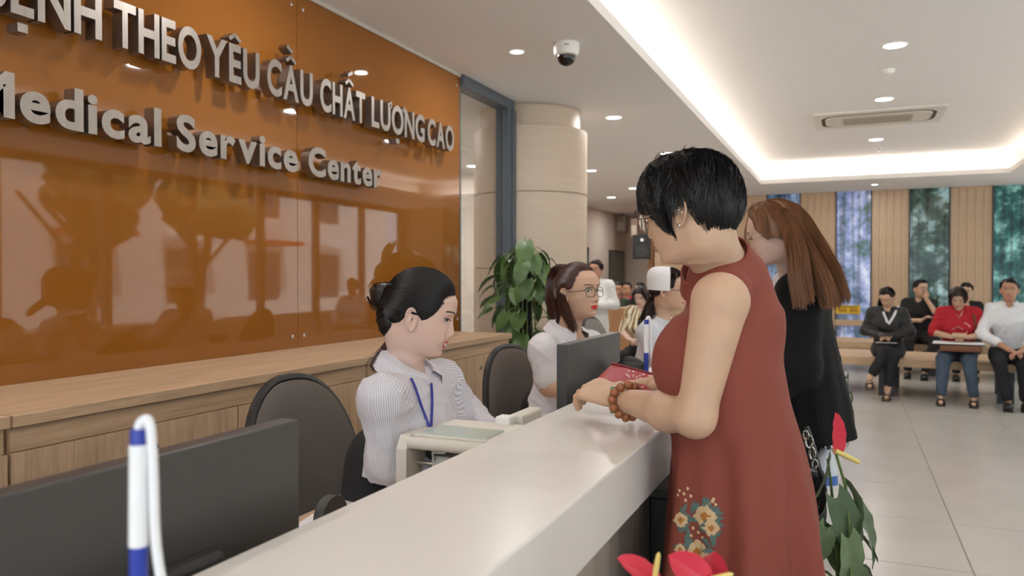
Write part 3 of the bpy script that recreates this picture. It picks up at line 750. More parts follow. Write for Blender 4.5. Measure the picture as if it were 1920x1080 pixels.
def sdf(prims, vox, k=.03, cuts=(), wr=0., wscale=1., seed=0):
    lo = np.min([p[1] for p in prims], 0)-3*vox-k; hi = np.max([p[2] for p in prims], 0)+3*vox+k
    n = np.ceil((hi-lo)/vox).astype(int)+1
    F = np.full(n, .5, np.float32)
    ax = [lo[i]+vox*np.arange(n[i]) for i in range(3)]
    for f, a, b in prims:
        i0 = np.maximum(np.floor((a-k-2*vox-lo)/vox).astype(int), 0); i1 = np.minimum(np.ceil((b+k+2*vox-lo)/vox).astype(int)+1, n)
        sl = tuple(slice(i0[i], i1[i]) for i in range(3))
        X = np.stack(np.meshgrid(*[ax[i][sl[i]] for i in range(3)], indexing='ij'), -1)
        d = f(X); g = F[sl]
        h = np.maximum(k-np.abs(g-d), 0)/k if k > 0 else 0
        F[sl] = np.minimum(g, d)-h*h*k*.25
    for c in cuts:   # ('plane', point, normal): keep the side against the normal
        X = np.stack(np.meshgrid(*ax, indexing='ij'), -1)
        F = np.maximum(F, (X-V3(c[0]))@(V3(c[1])/np.linalg.norm(V3(c[1])))).astype(np.float32)
    v, q = surfnet(F, lo, vox)
    if wr:
        v = wrinkle(v, q, wr, wscale, seed)
    return v, q
def surfnet(F, lo, vox):
    s = F < 0
    nx, ny, nz = F.shape
    C = np.zeros((nx-1, ny-1, nz-1), np.int8)
    for dx in (0, 1):
        for dy in (0, 1):
            for dz in (0, 1): C += s[dx:nx-1+dx, dy:ny-1+dy, dz:nz-1+dz]
    I = np.argwhere((C > 0) & (C < 8)); N = len(I)
    idx = np.full(C.shape, -1, np.int64); idx[I[:, 0], I[:, 1], I[:, 2]] = np.arange(N)
    acc = np.zeros((N, 3)); cnt = np.zeros(N)
    cor = [(x, y, z) for x in (0, 1) for y in (0, 1) for z in (0, 1)]
    for a in cor:
        for d in range(3):
            if a[d]: continue
            b = list(a); b[d] = 1
            fa = F[I[:, 0]+a[0], I[:, 1]+a[1], I[:, 2]+a[2]].astype(float); fb = F[I[:, 0]+b[0], I[:, 1]+b[1], I[:, 2]+b[2]].astype(float)
            m = (fa < 0) != (fb < 0); t = np.where(m, fa/np.where(m, fa-fb, 1), 0)
            p = np.tile(np.array(a, float), (N, 1)); p[:, d] += t
            acc += p*m[:, None]; cnt += m
    v = lo+vox*(I+acc/cnt[:, None])
    quads = []
    for d in range(3):
        e, g = [(1, 2), (2, 0), (0, 1)][d]
        sh = [slice(None)]*3; sh2 = [slice(None)]*3; sh[d] = slice(0, -1); sh2[d] = slice(1, None)
        A = s[tuple(sh)]; B = s[tuple(sh2)]
        E = np.argwhere(A != B)
        E = E[(E[:, e] > 0) & (E[:, g] > 0) & (E[:, e] < F.shape[e]-1) & (E[:, g] < F.shape[g]-1)]
        ins = A[E[:, 0], E[:, 1], E[:, 2]]
        def cell(de, dg):
            c = E.copy(); c[:, e] -= de; c[:, g] -= dg; return idx[c[:, 0], c[:, 1], c[:, 2]]
        q = np.stack([cell(1, 1), cell(0, 1), cell(0, 0), cell(1, 0)], 1)
        q = np.where(ins[:, None], q, q[:, ::-1]); quads.append(q)
    return v, np.concatenate(quads)
def vnormals(v, q):
    n = np.zeros_like(v); fn = np.cross(v[q[:, 2]]-v[q[:, 0]], v[q[:, 3]]-v[q[:, 1]])
    for i in range(4): np.add.at(n, q[:, i], fn)
    return n/np.maximum(np.linalg.norm(n, axis=1), 1e-12)[:, None]
def wrinkle(v, q, amp, scale, seed):
    r = np.random.default_rng(seed+3); n = vnormals(v, q); h = np.zeros(len(v))
    warp = .35*np.sin(v@r.normal(size=3)*9*scale+1.)+.35*np.sin(v@r.normal(size=3)*7*scale)
    for k in range(7):
        d = r.normal(size=3); d[2] *= 1.3; d /= np.linalg.norm(d); f = scale*r.uniform(26, 70)
        s = np.sin((v@d)*f+r.uniform(0, 6.3)+2.2*warp*(1+.3*k)); h += (1-np.abs(s))**2*s.std()*np.where(np.sin(v@r.normal(size=3)*12*scale+k) > 0, 1, .25)
    h = (h-h.mean())/max(h.std(), 1e-9)
    return v+n*(np.clip(h, -2, 2)*amp)[:, None]
def relax(v, q, it=2):
    for _ in range(it):
        a = np.zeros_like(v); c = np.zeros(len(v))
        for i in range(4):
            j = (i+1) % 4; np.add.at(a, q[:, i], v[q[:, j]]); np.add.at(c, q[:, i], 1); np.add.at(a, q[:, j], v[q[:, i]]); np.add.at(c, q[:, j], 1)
        v = .5*v+.5*a/np.maximum(c, 1)[:, None]
    return v

def cloth(name, prims, m, parent, vox=.007, k=.03, cuts=(), wr=0., wscale=1., seed=0, it=2):
    v, q = sdf(prims, vox, k, cuts); v = relax(v, q, it)
    if wr: v = wrinkle(v, q, wr, wscale, seed)
    mb = MB(); mb.add(v.tolist(), q.tolist(), True); return mb.build(name, m, parent)

# ------------------------------------------------------------------ head with a face (local: x right, y forward, z up, origin between the eyes' level and the ears)
HZ = np.array([.112, .109, .100, .082, .055, .030, .008, -.015, -.035, -.055, -.070, -.085, -.098, -.107, -.114, -.120])
HF = np.array([.000, .018, .040, .067, .0865, .0895, .0845, .0830, .0835, .0845, .0830, .0800, .0790, .0750, .0600, .030])
HB = np.array([-.02, -.044, -.070, -.094, -.106, -.107, -.104, -.098, -.088, -.074, -.062, -.052, -.046, -.044, -.042, -.04])
HW = np.array([.006, .028, .049, .0655, .0745, .0755, .0745, .0730, .0705, .0665, .0620, .0560, .0480, .0400, .0310, .018])
def hprof(z):
    zz = HZ[::-1]; return np.interp(z, zz, HF[::-1]), np.interp(z, zz, HB[::-1]), np.interp(z, zz, HW[::-1])
def gss(x, s): return np.exp(-(x/s)**2)
def face_feat(x, z, fx):
    A = np.interp(z, [-.056, -.049, -.042, -.036, -.015, .006, .018], [0, .003, .0150, .0185, .0110, .003, 0])
    s = np.interp(z, [-.05, -.036, 0], [.0135, .0115, .0085])
    d = A*gss(x, s)
    d = d+.0085*gss(np.abs(x)-.0135, .0065)*gss(z+.043, .008)                    # nostril wings
    d = d-.0075*gss(np.abs(x)-.031, .017)*gss(z+.002, .011)                      # eye sockets
    d = d+.0035*gss(np.abs(x)-.031, .018)*gss(z-.022, .008)                      # brow
    d = d+.0045*gss(np.abs(x)-.041, .018)*gss(z+.030, .020)                      # cheeks
    lw = .021*fx.get('mouth', 1)
    d = d+.0065*gss(x, lw)*(gss(z+.0625, .0055)+1.05*gss(z+.0755, .0065))*fx.get('lips', 1)
    d = d-.003*gss(x, .014)*gss(z+.088, .006)+.004*gss(x, .018)*gss(z+.101, .010)  # chin
    if fx.get('smile'): d = d+.005*gss(np.abs(x)-.036, .012)*gss(z+.052, .014)
    return d
def face_y(x, z, fx):
    f, b, w = hprof(z); u = np.clip(np.abs(x)/np.maximum(w, 1e-4), 0, .999); n = 2.35
    return -.010+(f+.010)*(1-u**n)**(1/n)+face_feat(x, z, fx)
def headp(M, fx):
    Mi = np.array(M.inverted()); sc = M.to_scale()[0]; ce = V3(M @ Vector((0, -.01, -.005)))
    def f(X):
        q = X@Mi[:3, :3].T+Mi[:3, 3]; x, y, z = q[..., 0], q[..., 1], q[..., 2]
        zz = np.clip(z, HZ[-1], HZ[0]); fr, bk, w = hprof(zz); n = 2.35; yc = -.010
        y = y-np.where(y > yc, face_feat(x, zz, fx)*np.clip((y-yc)/.045, 0, 1)*np.clip(2.2-np.abs(x)/np.maximum(w, .01)*2.2, 0, 1)**.5, 0)
        H = np.where(y > yc, fr-yc, yc-bk)
        r = (np.abs(x/w)**n+np.abs((y-yc)/H)**n)**(1/n)
        d = (r-1)*np.minimum(w, H)
        return np.maximum(d, np.maximum(z-HZ[0], HZ[-1]-z))*sc
    return f, ce-.15, ce+.15
def head_into(mb, M, scale=1., fx={}, res=1., mats=dict(skin=0, lip=1, eye=2, dark=3, white=4), skull=True):
    """adds head, ears, eyes, brows, lips to mb; M: 4x4 world matrix"""
    def tw(p): return M @ (Vector(p)*scale)
    nz = int(84*res); nf = int(80*res); rows = []
    zs = np.interp(np.linspace(0, 1, nz), [0, .1, .3, .85, 1], [.1118, .100, .04, -.107, -.1198])
    tau = np.linspace(0, 2*PI, nf, endpoint=False); ph = tau-.5*np.sin(tau)
    for z in zs:
        f, b, w = hprof(z); yc = -.010; n = 2.35
        sn, cs = np.sin(ph), np.cos(ph)
        x = w*np.sign(sn)*np.abs(sn)**(2/n); fr = cs >= 0
        y = yc+np.where(fr, f-yc, yc-b)*np.sign(cs)*np.abs(cs)**(2/n)
        y = y+np.where(fr, face_feat(x, z, fx)*np.clip(cs*2.5, 0, 1), 0)
        rows.append([tw((x[i], y[i], z)) for i in range(nf)])
    mb.cur = mats['skin']
    rr = [r+[r[0]] for r in rows]
    b0 = len(mb.v); vs = [p for r in rows for p in r]; fs = []
    for i in range(nz-1):
        for j in range(nf): fs.append((i*nf+j, (i+1)*nf+j, (i+1)*nf+(j+1) % nf, i*nf+(j+1) % nf))
    fs.append(tuple(range(nf))); fs.append(tuple((nz-1)*nf+j for j in range(nf-1, -1, -1)))
    if skull: mb.add(vs, fs, True)
    # ears: rim, hollow and lobe
    mb.cur = mats['skin']
    for s in (() if fx.get('noear') else (-1, 1)):
        rows = []
        for t, lat, sc in ((0, .004, 1.02), (.25, .012, 1.10), (.5, .0175, 1.10), (.72, .0185, 1.0), (.85, .0150, .86), (1., .0095, .66), (1., .0075, .40), (1., .0085, .15)):
            row = []
            for j in range(22):
                al = 2*PI*j/22; ca, sa = math.cos(al), math.sin(al)
                ry = .0165*(1+.10*sa)*(1 if ca < 0 else .82); rz = .030 if sa > 0 else .028*(1-.12*abs(ca))
                l2 = lat*(1 if ca < .35 else 1-.55*(ca-.35)/.65)*(1 if sa > -.6 else .9)
                row.append(tw((s*(.0700+l2+.006*(ca < 0)*abs(ca)), -.012+ry*sc*ca-.18*rz*sc*sa, -.018+rz*sc*sa)))
            rows.append(row+[row[0]])
        mb.grid(rows)
    if res < .4:
        off = .0022
    else: off = .0012
    def patch(m, x0, x1, up, lo, n=14, off=off):
        mb.cur = mats[m]; rows = []
        for i in range(n+1):
            x = x0+(x1-x0)*i/n; a = lo(x); b = up(x)
            rows.append([tw((x, float(face_y(x, a+(b-a)*k/4, fx))+off*(1 if 0 < k < 4 else .3), a+(b-a)*k/4)) for k in range(5)])
        mb.grid(rows)
    lid = fx.get('lid', 1.)
    for s in (-1, 1):
        ex = s*.0315; hw = .0145
        def arch(x, h, p=.8): return h*max(0, 1-((x-ex)/hw)**2)**p
        patch('white', ex-hw, ex+hw, lambda x: .001+arch(x, .0062*lid)+.0014*s*(x-ex)/hw, lambda x: -.001-arch(x, .0042*lid)+.0014*s*(x-ex)/hw, off=.0030)
        ir = .0058; ix = ex+fx.get('gaze', 0)
        patch('dark', ix-ir*.98, ix+ir*.98, lambda x: min(.0012+arch(x, .0060*lid), math.sqrt(max(0, ir*ir-(x-ix)**2))), lambda x: max(-.001-arch(x, .004*lid), -math.sqrt(max(0, ir*ir-(x-ix)**2))), off=.0042)
        patch('dark', ex-hw*1.12, ex+hw*1.12, lambda x: .0025+.0066*lid*max(0, 1-((x-ex)/(hw*1.15))**2)**.8+.0016*s*(x-ex)/hw, lambda x: .0005+.0056*lid*max(0, 1-((x-ex)/(hw*1.15))**2)**.8+.0016*s*(x-ex)/hw, off=.0040)
        patch('brow', ex-.019, ex+.020, lambda x: .0235+.005*(1-((x-ex)/.024)**2)+.002*s*(x-ex)/.02, lambda x: .0195+.0052*(1-((x-ex)/.024)**2)+.002*s*(x-ex)/.02, off=.0018)
    mw = .0245*fx.get('mouth', 1); sm = .006 if fx.get('smile') else 0.; op = .0080 if fx.get('smile') else 0.
    def cor(x): return sm*(x/mw)**2
    q = lambda x: max(0, 1-(x/mw)**2)
    patch('lip', -mw, mw, lambda x: -.0685+cor(x)+op*.4*q(x)+.0085*q(x)**.7*(1-.22*gss(x, .004)), lambda x: -.0688+cor(x)+op*.4*q(x), 22, .0016)
    patch('lip', -mw, mw, lambda x: -.0692+cor(x)-op*q(x), lambda x: -.0692+cor(x)-op*q(x)-.0100*q(x)**.8, 22, .0018)
    if op: patch('white', -mw*.96, mw*.96, lambda x: -.0684+cor(x)+op*.45*q(x), lambda x: -.0694+cor(x)-op*1.05*q(x), 18, .0004)
    # nostrils
    for s in (-1, 1): patch('dark', s*.0075-.0028, s*.0075+.0028, lambda x: -.0468, lambda x: -.0490, 4, .0006)
    mb.cur = 0

def hmat(pos, heading, pitch=0., roll=0.):
    """head matrix; heading = direction the face looks in plan (radians), pitch > 0 looks up"""
    R = Matrix.Rotation(heading-PI/2, 4, 'Z') @ Matrix.Rotation(pitch, 4, 'X') @ Matrix.Rotation(roll, 4, 'Y')
    return Matrix.Translation(Vector(pos)) @ R

# ------------------------------------------------------------------ hair
SCALE = .93
def strands_into(mb, S, r0, r1, fine=True):
    """S: (N,K,3) strand points -> three sided tubes"""
    N, K, _ = S.shape
    T = np.gradient(S, axis=1); T /= np.maximum(np.linalg.norm(T, axis=2), 1e-9)[..., None]
    ref = np.tile(np.array((.31, .55, .77)), (N, K, 1)); U = np.cross(T, ref); U /= np.maximum(np.linalg.norm(U, axis=2), 1e-9)[..., None]; Wv = np.cross(T, U)
    rr = (np.interp(np.linspace(0, 1, K), [0, .25, 1], [r0*.35, r0, r1]) if fine else np.linspace(r0, r1, K))[None, :, None]
    ring = np.stack([S+rr*(math.cos(a)*U+math.sin(a)*Wv) for a in (0, 2*PI/3, 4*PI/3)], 2)
    vs = ring.reshape(-1, 3); base = (np.arange(N)[:, None]*K+np.arange(K-1)[None, :]).reshape(-1)*3; fs = []
    for k in range(3):
        fs.append(np.stack([base+k, base+(k+1) % 3, base+3+(k+1) % 3, base+3+k], 1))
    mb.add(vs.tolist(), np.concatenate(fs).tolist(), True)
HC = np.array((0, -.012, .012)); HR = np.array((.0775, .0995, .1005))
def hdir(psi, phi):
    """psi polar angle from crown, phi: 0 = front, pi/2 = right side (+x)"""
    return np.stack([np.sin(psi)*np.sin(phi), np.sin(psi)*np.cos(phi), np.cos(psi)], -1)
def cap_into(mb, M, lim, thick, scale=1., tilt=0., n=(26, 48), lump=.0, seed=1):
    """hair shell over the skull; lim(phi)->psi limit, thick(psi,phi)->thickness"""
    nu, nv = n; r = np.random.default_rng(seed); a1, a2, a3 = r.uniform(0, 6, 3); outer = []; inner = []
    for i in range(nu+1):
        ro = []; ri = []
        for j in range(nv):
            ph = 2*PI*j/nv; L = lim(ph if ph <= PI else ph-2*PI); ps = L*i/nu
            d = hdir(np.array(ps), np.array(ph)); b = HC+d*HR
            t = thick(ps/L, ph if ph <= PI else ph-2*PI)
            t += lump*(math.sin(9*ph+a1+3*ps)+math.sin(14*ph+a2-4*ps)+.7*math.sin(23*ph+a3+6*ps))*min(1, ps*2)
            nrm = d/HR; nrm = nrm/np.linalg.norm(nrm)
            ro.append(M @ (Vector(b+nrm*t)*scale)); ri.append(M @ (Vector(b-nrm*.012)*scale))
        outer.append(ro+[ro[0]]); inner.append(ri+[ri[0]])
    mb.grid(outer); mb.grid([outer[-1], inner[-1]])
def lerp_phi(tab):
    xs = [t[0] for t in tab]; ys = [t[1] for t in tab]
    def f(ph): return float(np.interp(abs(math.degrees(ph)), xs, ys))*PI/180
    return f
def lay_strands(M, lim, thick, N, scale=1., seed=0, length=(.5, 1.), clump=12, wav=.05, drift=.25, over=.10, lift=.004, K=9, start=(0., .7)):
    """locks of strands lying over the cap, running from crown to hairline"""
    r = np.random.default_rng(seed); nl = max(1, N//clump); out = []
    for _ in range(nl):
        ph0 = r.uniform(-PI, PI); s0 = r.uniform(*start)**.8; ln = r.uniform(*length); dr = r.normal()*drift; w0 = r.uniform(0, 6.3); lf = r.uniform(.2, 1.)*lift; endov = r.uniform(-.3, 1)*over
        for _ in range(clump):
            a0 = r.normal()*.10; s1 = s0+r.normal()*.04; t = np.linspace(0, 1, K)
            ph = ph0+a0*(1-.75*t)+dr*t+wav*np.sin(w0+5*t)*t; ss = s1+(ln*(1+r.normal()*.08))*t
            ph = (ph+PI) % (2*PI)-PI
            L = np.array([lim(p) for p in ph]); ss = np.clip(ss, 0, 1+endov+r.normal()*.02)
            d = hdir(ss*L, ph); nrm = d/HR; nrm /= np.linalg.norm(nrm, axis=1)[:, None]
            th = np.array([thick(min(a, 1), p) for a, p in zip(ss, ph)])
            p = HC+d*HR+nrm*(th+lf*np.sin(PI*t)+.001+.0015*r.normal())[:, None]
            out.append(p)
    S = np.array(out)*scale; A = np.array(M)
    return S@A[:3, :3].T+A[:3, 3]

# ------------------------------------------------------------------ hands
def hand(w, d, n, side, curl=(.5, .55, .6, .65), thumb=.5, s=1., spread=1.):
    """w wrist, d pointing direction, n back-of-hand normal; side +1: thumb lies on the d x n side"""
    w = Vector(w); d = Vector(d).normalized(); n = Vector(n); n = n if abs(n.normalized().dot(d)) < .95 else d.orthogonal(); n = (n-d*n.dot(d)).normalized(); t = d.cross(n)*side
    pr = [cone(w-d*.02*s, w+d*.02*s, .026*s, .026*s, (n, .75)), cone(w+d*.02*s+t*.012*s, w+d*.078*s+t*.022*s, .024*s, .021*s, (n, .6)), cone(w+d*.02*s-t*.012*s, w+d*.072*s-t*.026*s, .024*s, .019*s, (n, .6)), cone(w+d*.02*s, w+d*.078*s, .024*s, .022*s, (n, .6))]
    fg = []
    for i, (off, L, r) in enumerate(((.031, .066, .0090), (.010, .074, .0092), (-.011, .069, .0088), (-.030, .054, .0078))):
        p = w+d*(.083-.004*abs(i-1.2))*s+t*off*s; a = 0.; dd = (d+t*off*1.2*spread).normalized(); c = curl[i]
        seg = (L*.44, L*.31, L*.25); rr = r*s; ax = dd.cross(n)
        for j, sl in enumerate(seg):
            a += c*(.75, 1.1, .7)[j]
            v = Quaternion(ax, -a) @ dd; q = p+v*sl*s
            fg.append(cone(p, q, rr, rr*.92)); p = q; rr *= .92
    p = w+d*.022*s+t*.026*s; v0 = (d*.62+t*.72-n*.25*thumb).normalized(); q = p+v0*.036*s; v1 = (d*.9+t*(.45-.5*thumb)-n*.35*thumb).normalized(); q2 = q+v1*.030*s; q3 = q2+(v1-n*.25*thumb).normalized()*.024*s
    fg += [cone(p, q, .0135*s, .0115*s), cone(q, q2, .0112*s, .0100*s), cone(q2, q3, .0100*s, .0085*s)]
    return pr, fg
def hand_into(mb, args, vox=.0035, **kw):
    pr, fg = hand(*args, **kw); v, q = sdf(pr+fg, vox, .006); v = relax(v, q, 1); mb.add(v.tolist(), q.tolist(), True)

# ------------------------------------------------------------------ materials of people
def skin_mat(name, rgb): 
    m = mat(name, rgb, .48, spec=.4, var=.035, vscale=30, bump=.12, bscale=350)
    b = m.node_tree.nodes['Principled BSDF']; b.inputs['Subsurface Weight'].default_value = .12; b.inputs['Subsurface Radius'].default_value = (.012, .005, .003); b.inputs['Subsurface Scale'].default_value = .6
    return m
S_fair = skin_mat('fair_skin', (214, 180, 164)); S_mid = skin_mat('warm_skin', (202, 164, 138)); S_tan = skin_mat('tan_skin', (186, 138, 110)); S_light = skin_mat('light_skin', (200, 164, 136))
L_pink = mat('pink_lipstick', (196, 62, 84), .3); L_red = mat('red_lipstick', (206, 30, 34), .3); L_nat = mat('natural_lip', (184, 108, 98), .4)
E_white = mat('eye_white', (228, 222, 216), .25); E_dark = mat('dark_eye', (26, 18, 16), .2)
H_black = mat('black_hair', (17, 14, 14), .45, spec=.4); H_brown = mat('dark_brown_hair', (42, 28, 24), .45, spec=.4); H_red = mat('auburn_hair', (124, 84, 56), .45, spec=.45, var=.3, vscale=30, stretch=(1,1,.1)); H_red2 = mat('reddish_brown_hair', (70, 40, 32), .42, spec=.55)
def pmats(skin, lip=None, hair=None): return [skin, lip or L_nat, E_white, E_dark, E_white, hair or H_black]
IDX = dict(skin=0, lip=1, eye=2, dark=3, white=4, brow=5)

def glasses(parent, M, scale, fx, m_frame, rim=.0011, w=.024, h=.019, drop=-.004, fwd=.013, shape=2.6):
    g = empty('glasses', M @ Vector((0, .09, 0))); g.parent = parent; g.location = ORG[g.name]-ORG[parent.name]
    def tw(p): return M @ (Vector(p)*scale)
    mb = MB(); mbl = MB()
    for s in (-1, 1):
        cx = s*.0325; pts = []
        for x, z in superell(w, h, shape, 32):
            pts.append(tw((cx+x, .082+fwd-abs(cx+x)*.18-.06*(z), drop+z)))
        mb.tube(pts, rim, 6, False, True)
        c = sum(pts, Vector())/len(pts); mbl.add([c]+pts, [(0, 1+k, 1+(k+1) % 32) for k in range(32)], False)
        o = cx+s*w
        mb.tube([tw((o, .082+fwd-abs(o)*.18, drop+.006)), tw((s*.074, .07, drop+.005)), tw((s*.078, -.002, drop+.003)), tw((s*.072, -.015, drop-.004))], rim*1.1, 6)
    mb.tube(smooth([tw((-.0325+w, .082+fwd-.002, drop+.003)), tw((0, .084+fwd+.003, drop+.006)), tw((.0325-w, .082+fwd-.002, drop+.003))], 4), rim, 6)
    mb.build('rims', m_frame, g); mbl.build('lens', M_glass, g); return g
def nrm(v): return Vector(v).normalized()

def collar_into(mb, c, up, fwd, r, h, open_=.5, flare=.02, n=28, tips=.05):
    """turned-down shirt collar around a neck: c neck base centre"""
    up = nrm(up); fwd = nrm(Vector(fwd)-up*Vector(fwd).dot(up)); rt = fwd.cross(up)
    rows = []
    for i in range(n+1):
        a = open_+(2*PI-2*open_)*i/n; d = fwd*math.cos(a)+rt*math.sin(a); f = abs(i/n-.5)*2  # 1 at the front tips
        top = c+d*r+up*(h*(1-.55*f)); out = c+d*(r+flare*.6)+up*(h*.75*(1-.6*f)); low = c+d*(r+flare)+up*(-.006-tips*f**3)+fwd*(.012*f**3)
        inn = c+d*(r-.004)+up*(-.01-.01*f)
        rows.append([inn, top, out, low, low-d*.004])
    mb.grid(rows)

def swept_strands(M, lim, thick, target, N, scale=1., seed=0, K=7, frac=(.4, .9), lift=.001, smin=.35):
    """combed-back hair: strands run over the skull from the hairline towards one gathering direction"""
    r = np.random.default_rng(seed); dB = V3(target); dB /= np.linalg.norm(dB); out = []; tt = np.linspace(0, 1, K)
    while len(out) < N:
        ph = r.uniform(-PI, PI); L = lim(ph); s0 = min(.93 if not 1.25 < abs(ph) < 1.9 else .82, r.uniform(smin, 1.0)**.6); d0 = hdir(np.array(s0*L), np.array(ph)); c = np.clip(d0@dB, -.98, .98); om = math.acos(c)
        f = r.uniform(*frac)*tt; d = (np.sin((1-f)*om)[:, None]*d0+np.sin(f*om)[:, None]*dB)/math.sin(om)
        n = d/HR; n /= np.linalg.norm(n, axis=1)[:, None]; ps = np.arccos(np.clip(d[:, 2], -1, 1)); pp = np.arctan2(d[:, 0], d[:, 1])
        th = np.array([thick(min(1, a/lim(b)), b) for a, b in zip(ps, pp)])
        out.append(HC+d*HR+n*(th+lift+.0008*r.normal()+.001*np.sin(PI*tt))[:, None])
    S = np.array(out)*scale; A = np.array(M); return S@A[:3, :3].T+A[:3, 3]
def stripe_attr(o, axes):
    """stripe coordinate running round torso and sleeves, stored per vertex: axes = [(a, b, r, ref)]"""
    off = V3(ORG[o.parent.name]); me = o.data; n = len(me.vertices); co = np.empty(n*3); me.vertices.foreach_get('co', co); X = co.reshape(-1, 3)+off
    best = np.full(n, 1e9); u = np.zeros(n)
    for a, b, r, ref in axes:
        a = V3(a); b = V3(b); ba = b-a; L = np.linalg.norm(ba); t = np.clip((X-a)@ba/(L*L), 0, 1); q = X-a-t[:, None]*ba; d = np.linalg.norm(q, axis=1)/r
        e1 = V3(ref)-ba*(V3(ref)@ba)/(L*L); e1 /= np.linalg.norm(e1); e2 = np.cross(ba/L, e1)
        w = np.arctan2(q@e2, q@e1)*r; m = d < best; best[m] = d[m]; u[m] = w[m]
    at = me.attributes.new('stripe', 'FLOAT', 'POINT'); at.data.foreach_set('value', u)

# ------------------------------------------------------------------ people
UP = Vector((0, 0, 1))
def frame(h):
    F = Vector((math.cos(h), math.sin(h), 0)); return F, Vector((F.y, -F.x, 0))
def bvh_of(o):
    off = ORG[o.parent.name] if o.parent is not None and o.parent.name in ORG else ORG[o.name]
    me = o.data; return BVHTree.FromPolygons([tuple(v.co+off) for v in me.vertices], [tuple(p.vertices) for p in me.polygons])
def hit(bv, px, py, off=.003):
    r = ray(px, py).normalized(); loc, n, i, d = bv.ray_cast(CAM, r)
    if loc is None: return None, None
    if n.dot(r) > 0: n = -n
    return loc+n*off, n
def person(loc, label, group=None): return tag(empty('person', loc), label, 'person', group)
def tress_into(mb, path, N, w0, w1, r0=.0011, r1=.0006, K=18, seed=0, flat=None, jitter=.0015, core=.72):
    r = np.random.default_rng(seed); pts = smooth(path, 8); A = np.array([V3(p) for p in pts])
    L = np.concatenate([[0], np.cumsum(np.linalg.norm(np.diff(A, axis=0), axis=1))]); t = np.linspace(0, 1, K)
    G = np.stack([np.interp(t*L[-1], L, A[:, i]) for i in range(3)], 1)
    T = np.gradient(G, axis=0); T /= np.linalg.norm(T, axis=1)[:, None]
    ref = V3(flat) if flat is not None else np.array((.3, .9, .2)); U = np.cross(T, ref); U /= np.linalg.norm(U, axis=1)[:, None]; Wv = np.cross(U, T)
    a = r.uniform(0, 2*PI, N); rad = np.sqrt(r.uniform(0.2, 1, N)); fl = 1. if flat is None else .45
    w = np.interp(t, np.linspace(0, 1, len(w0)) if hasattr(w0, '__len__') else [0, 1], w0 if hasattr(w0, '__len__') else [w0, w1])
    S = G[None]+(rad*np.cos(a))[:, None, None]*U[None]*w[None, :, None]+(rad*np.sin(a))[:, None, None]*Wv[None]*w[None, :, None]*fl
    S = S+np.cumsum(r.normal(size=S.shape)*jitter, axis=1)*t[None, :, None]
    cut = r.uniform(.93, 1.0, N)   # uneven ends
    S = np.stack([S[i][0]*0+np.stack([np.interp(np.linspace(0, cut[i], K), t, S[i][:, c]) for c in range(3)], 1) for i in range(N)])
    strands_into(mb, S, r0, r1)
    if core:
        n = 10; rows = []
        for i in range(K):
            rows.append([Vector(G[i]+core*w[i]*(math.cos(2*PI*k/n)*U[i]+fl*math.sin(2*PI*k/n)*Wv[i])) for k in range(n)])
        rows = rows[:-1]; mb.grid([rw+[rw[0]] for rw in rows]); mb.add(rows[0], [tuple(range(n))], True); mb.add(rows[-1], [tuple(range(n-1, -1, -1))], True)

def shirt_prims(C, F, R, pelvis, Ls, Rs, sleeves, bust=.0, w=1., rsh=.058, yk=.03):
    ch = C-UP*.13+F*.005
    wa = (Vector(pelvis)*.55+ch*.45)
    pr = [cone(pelvis, wa, .150*w, .132*w, (F, .78)), cone(wa, ch, .132*w, .155*w, (F, .76)), cone(ch+R*.05, C+R*.06-UP*.02, .10*w, .075*w, (F, .85)), cone(ch-R*.05, C-R*.06-UP*.02, .10*w, .075*w, (F, .85)),
          cone(Rs+UP*.005, C+R*.05+UP*yk, rsh, .05), cone(Ls+UP*.005, C-R*.05+UP*yk, rsh, .05)]
    if bust:
        for s in (-1, 1): pr.append(ellp(C-UP*.185+F*.075+R*s*.075, (.07, .07, .068)))
    for pts, rad in sleeves:
        for i in range(len(pts)-1): pr.append(cone(pts[i], pts[i+1], rad[i], rad[i+1]))
    return pr
def limb_prims(pts, rad): return [cone(pts[i], pts[i+1], rad[i], rad[i+1]) for i in range(len(pts)-1)]
def body_build(root, M, prims, skin, lip, hairm, fx={}, scale=1., res=1., hands=(), vox=.007, hvox=.0038):
    v, q = sdf(prims, vox, .025); v = relax(v, q, 2); mb = MB(); mb.add(v.tolist(), q.tolist(), True)
    npr = prims[:2]; v, q = sdf([headp(M, fx)]+npr, .0029 if res > .6 else .006, .022); v = relax(v, q, 1); mb.add(v.tolist(), q.tolist(), True)
    head_into(mb, M, scale, fx, res, IDX, skull=False)
    for h in hands: hand_into(mb, h[0], hvox, **h[1])
    return mb.build('body', pmats(skin, lip, hairm), root)
def neck_prims(M, C, r0=.052, r1=.045, scale=1., back=-.034):
    return [cone(Vector(C)+UP*.0, M @ (Vector((0, back, -.070))*scale), r0, r1), cone(M @ (Vector((0, back, -.070))*scale), M @ (Vector((0, -.038, -.03))*scale), r1, r1*.95)]
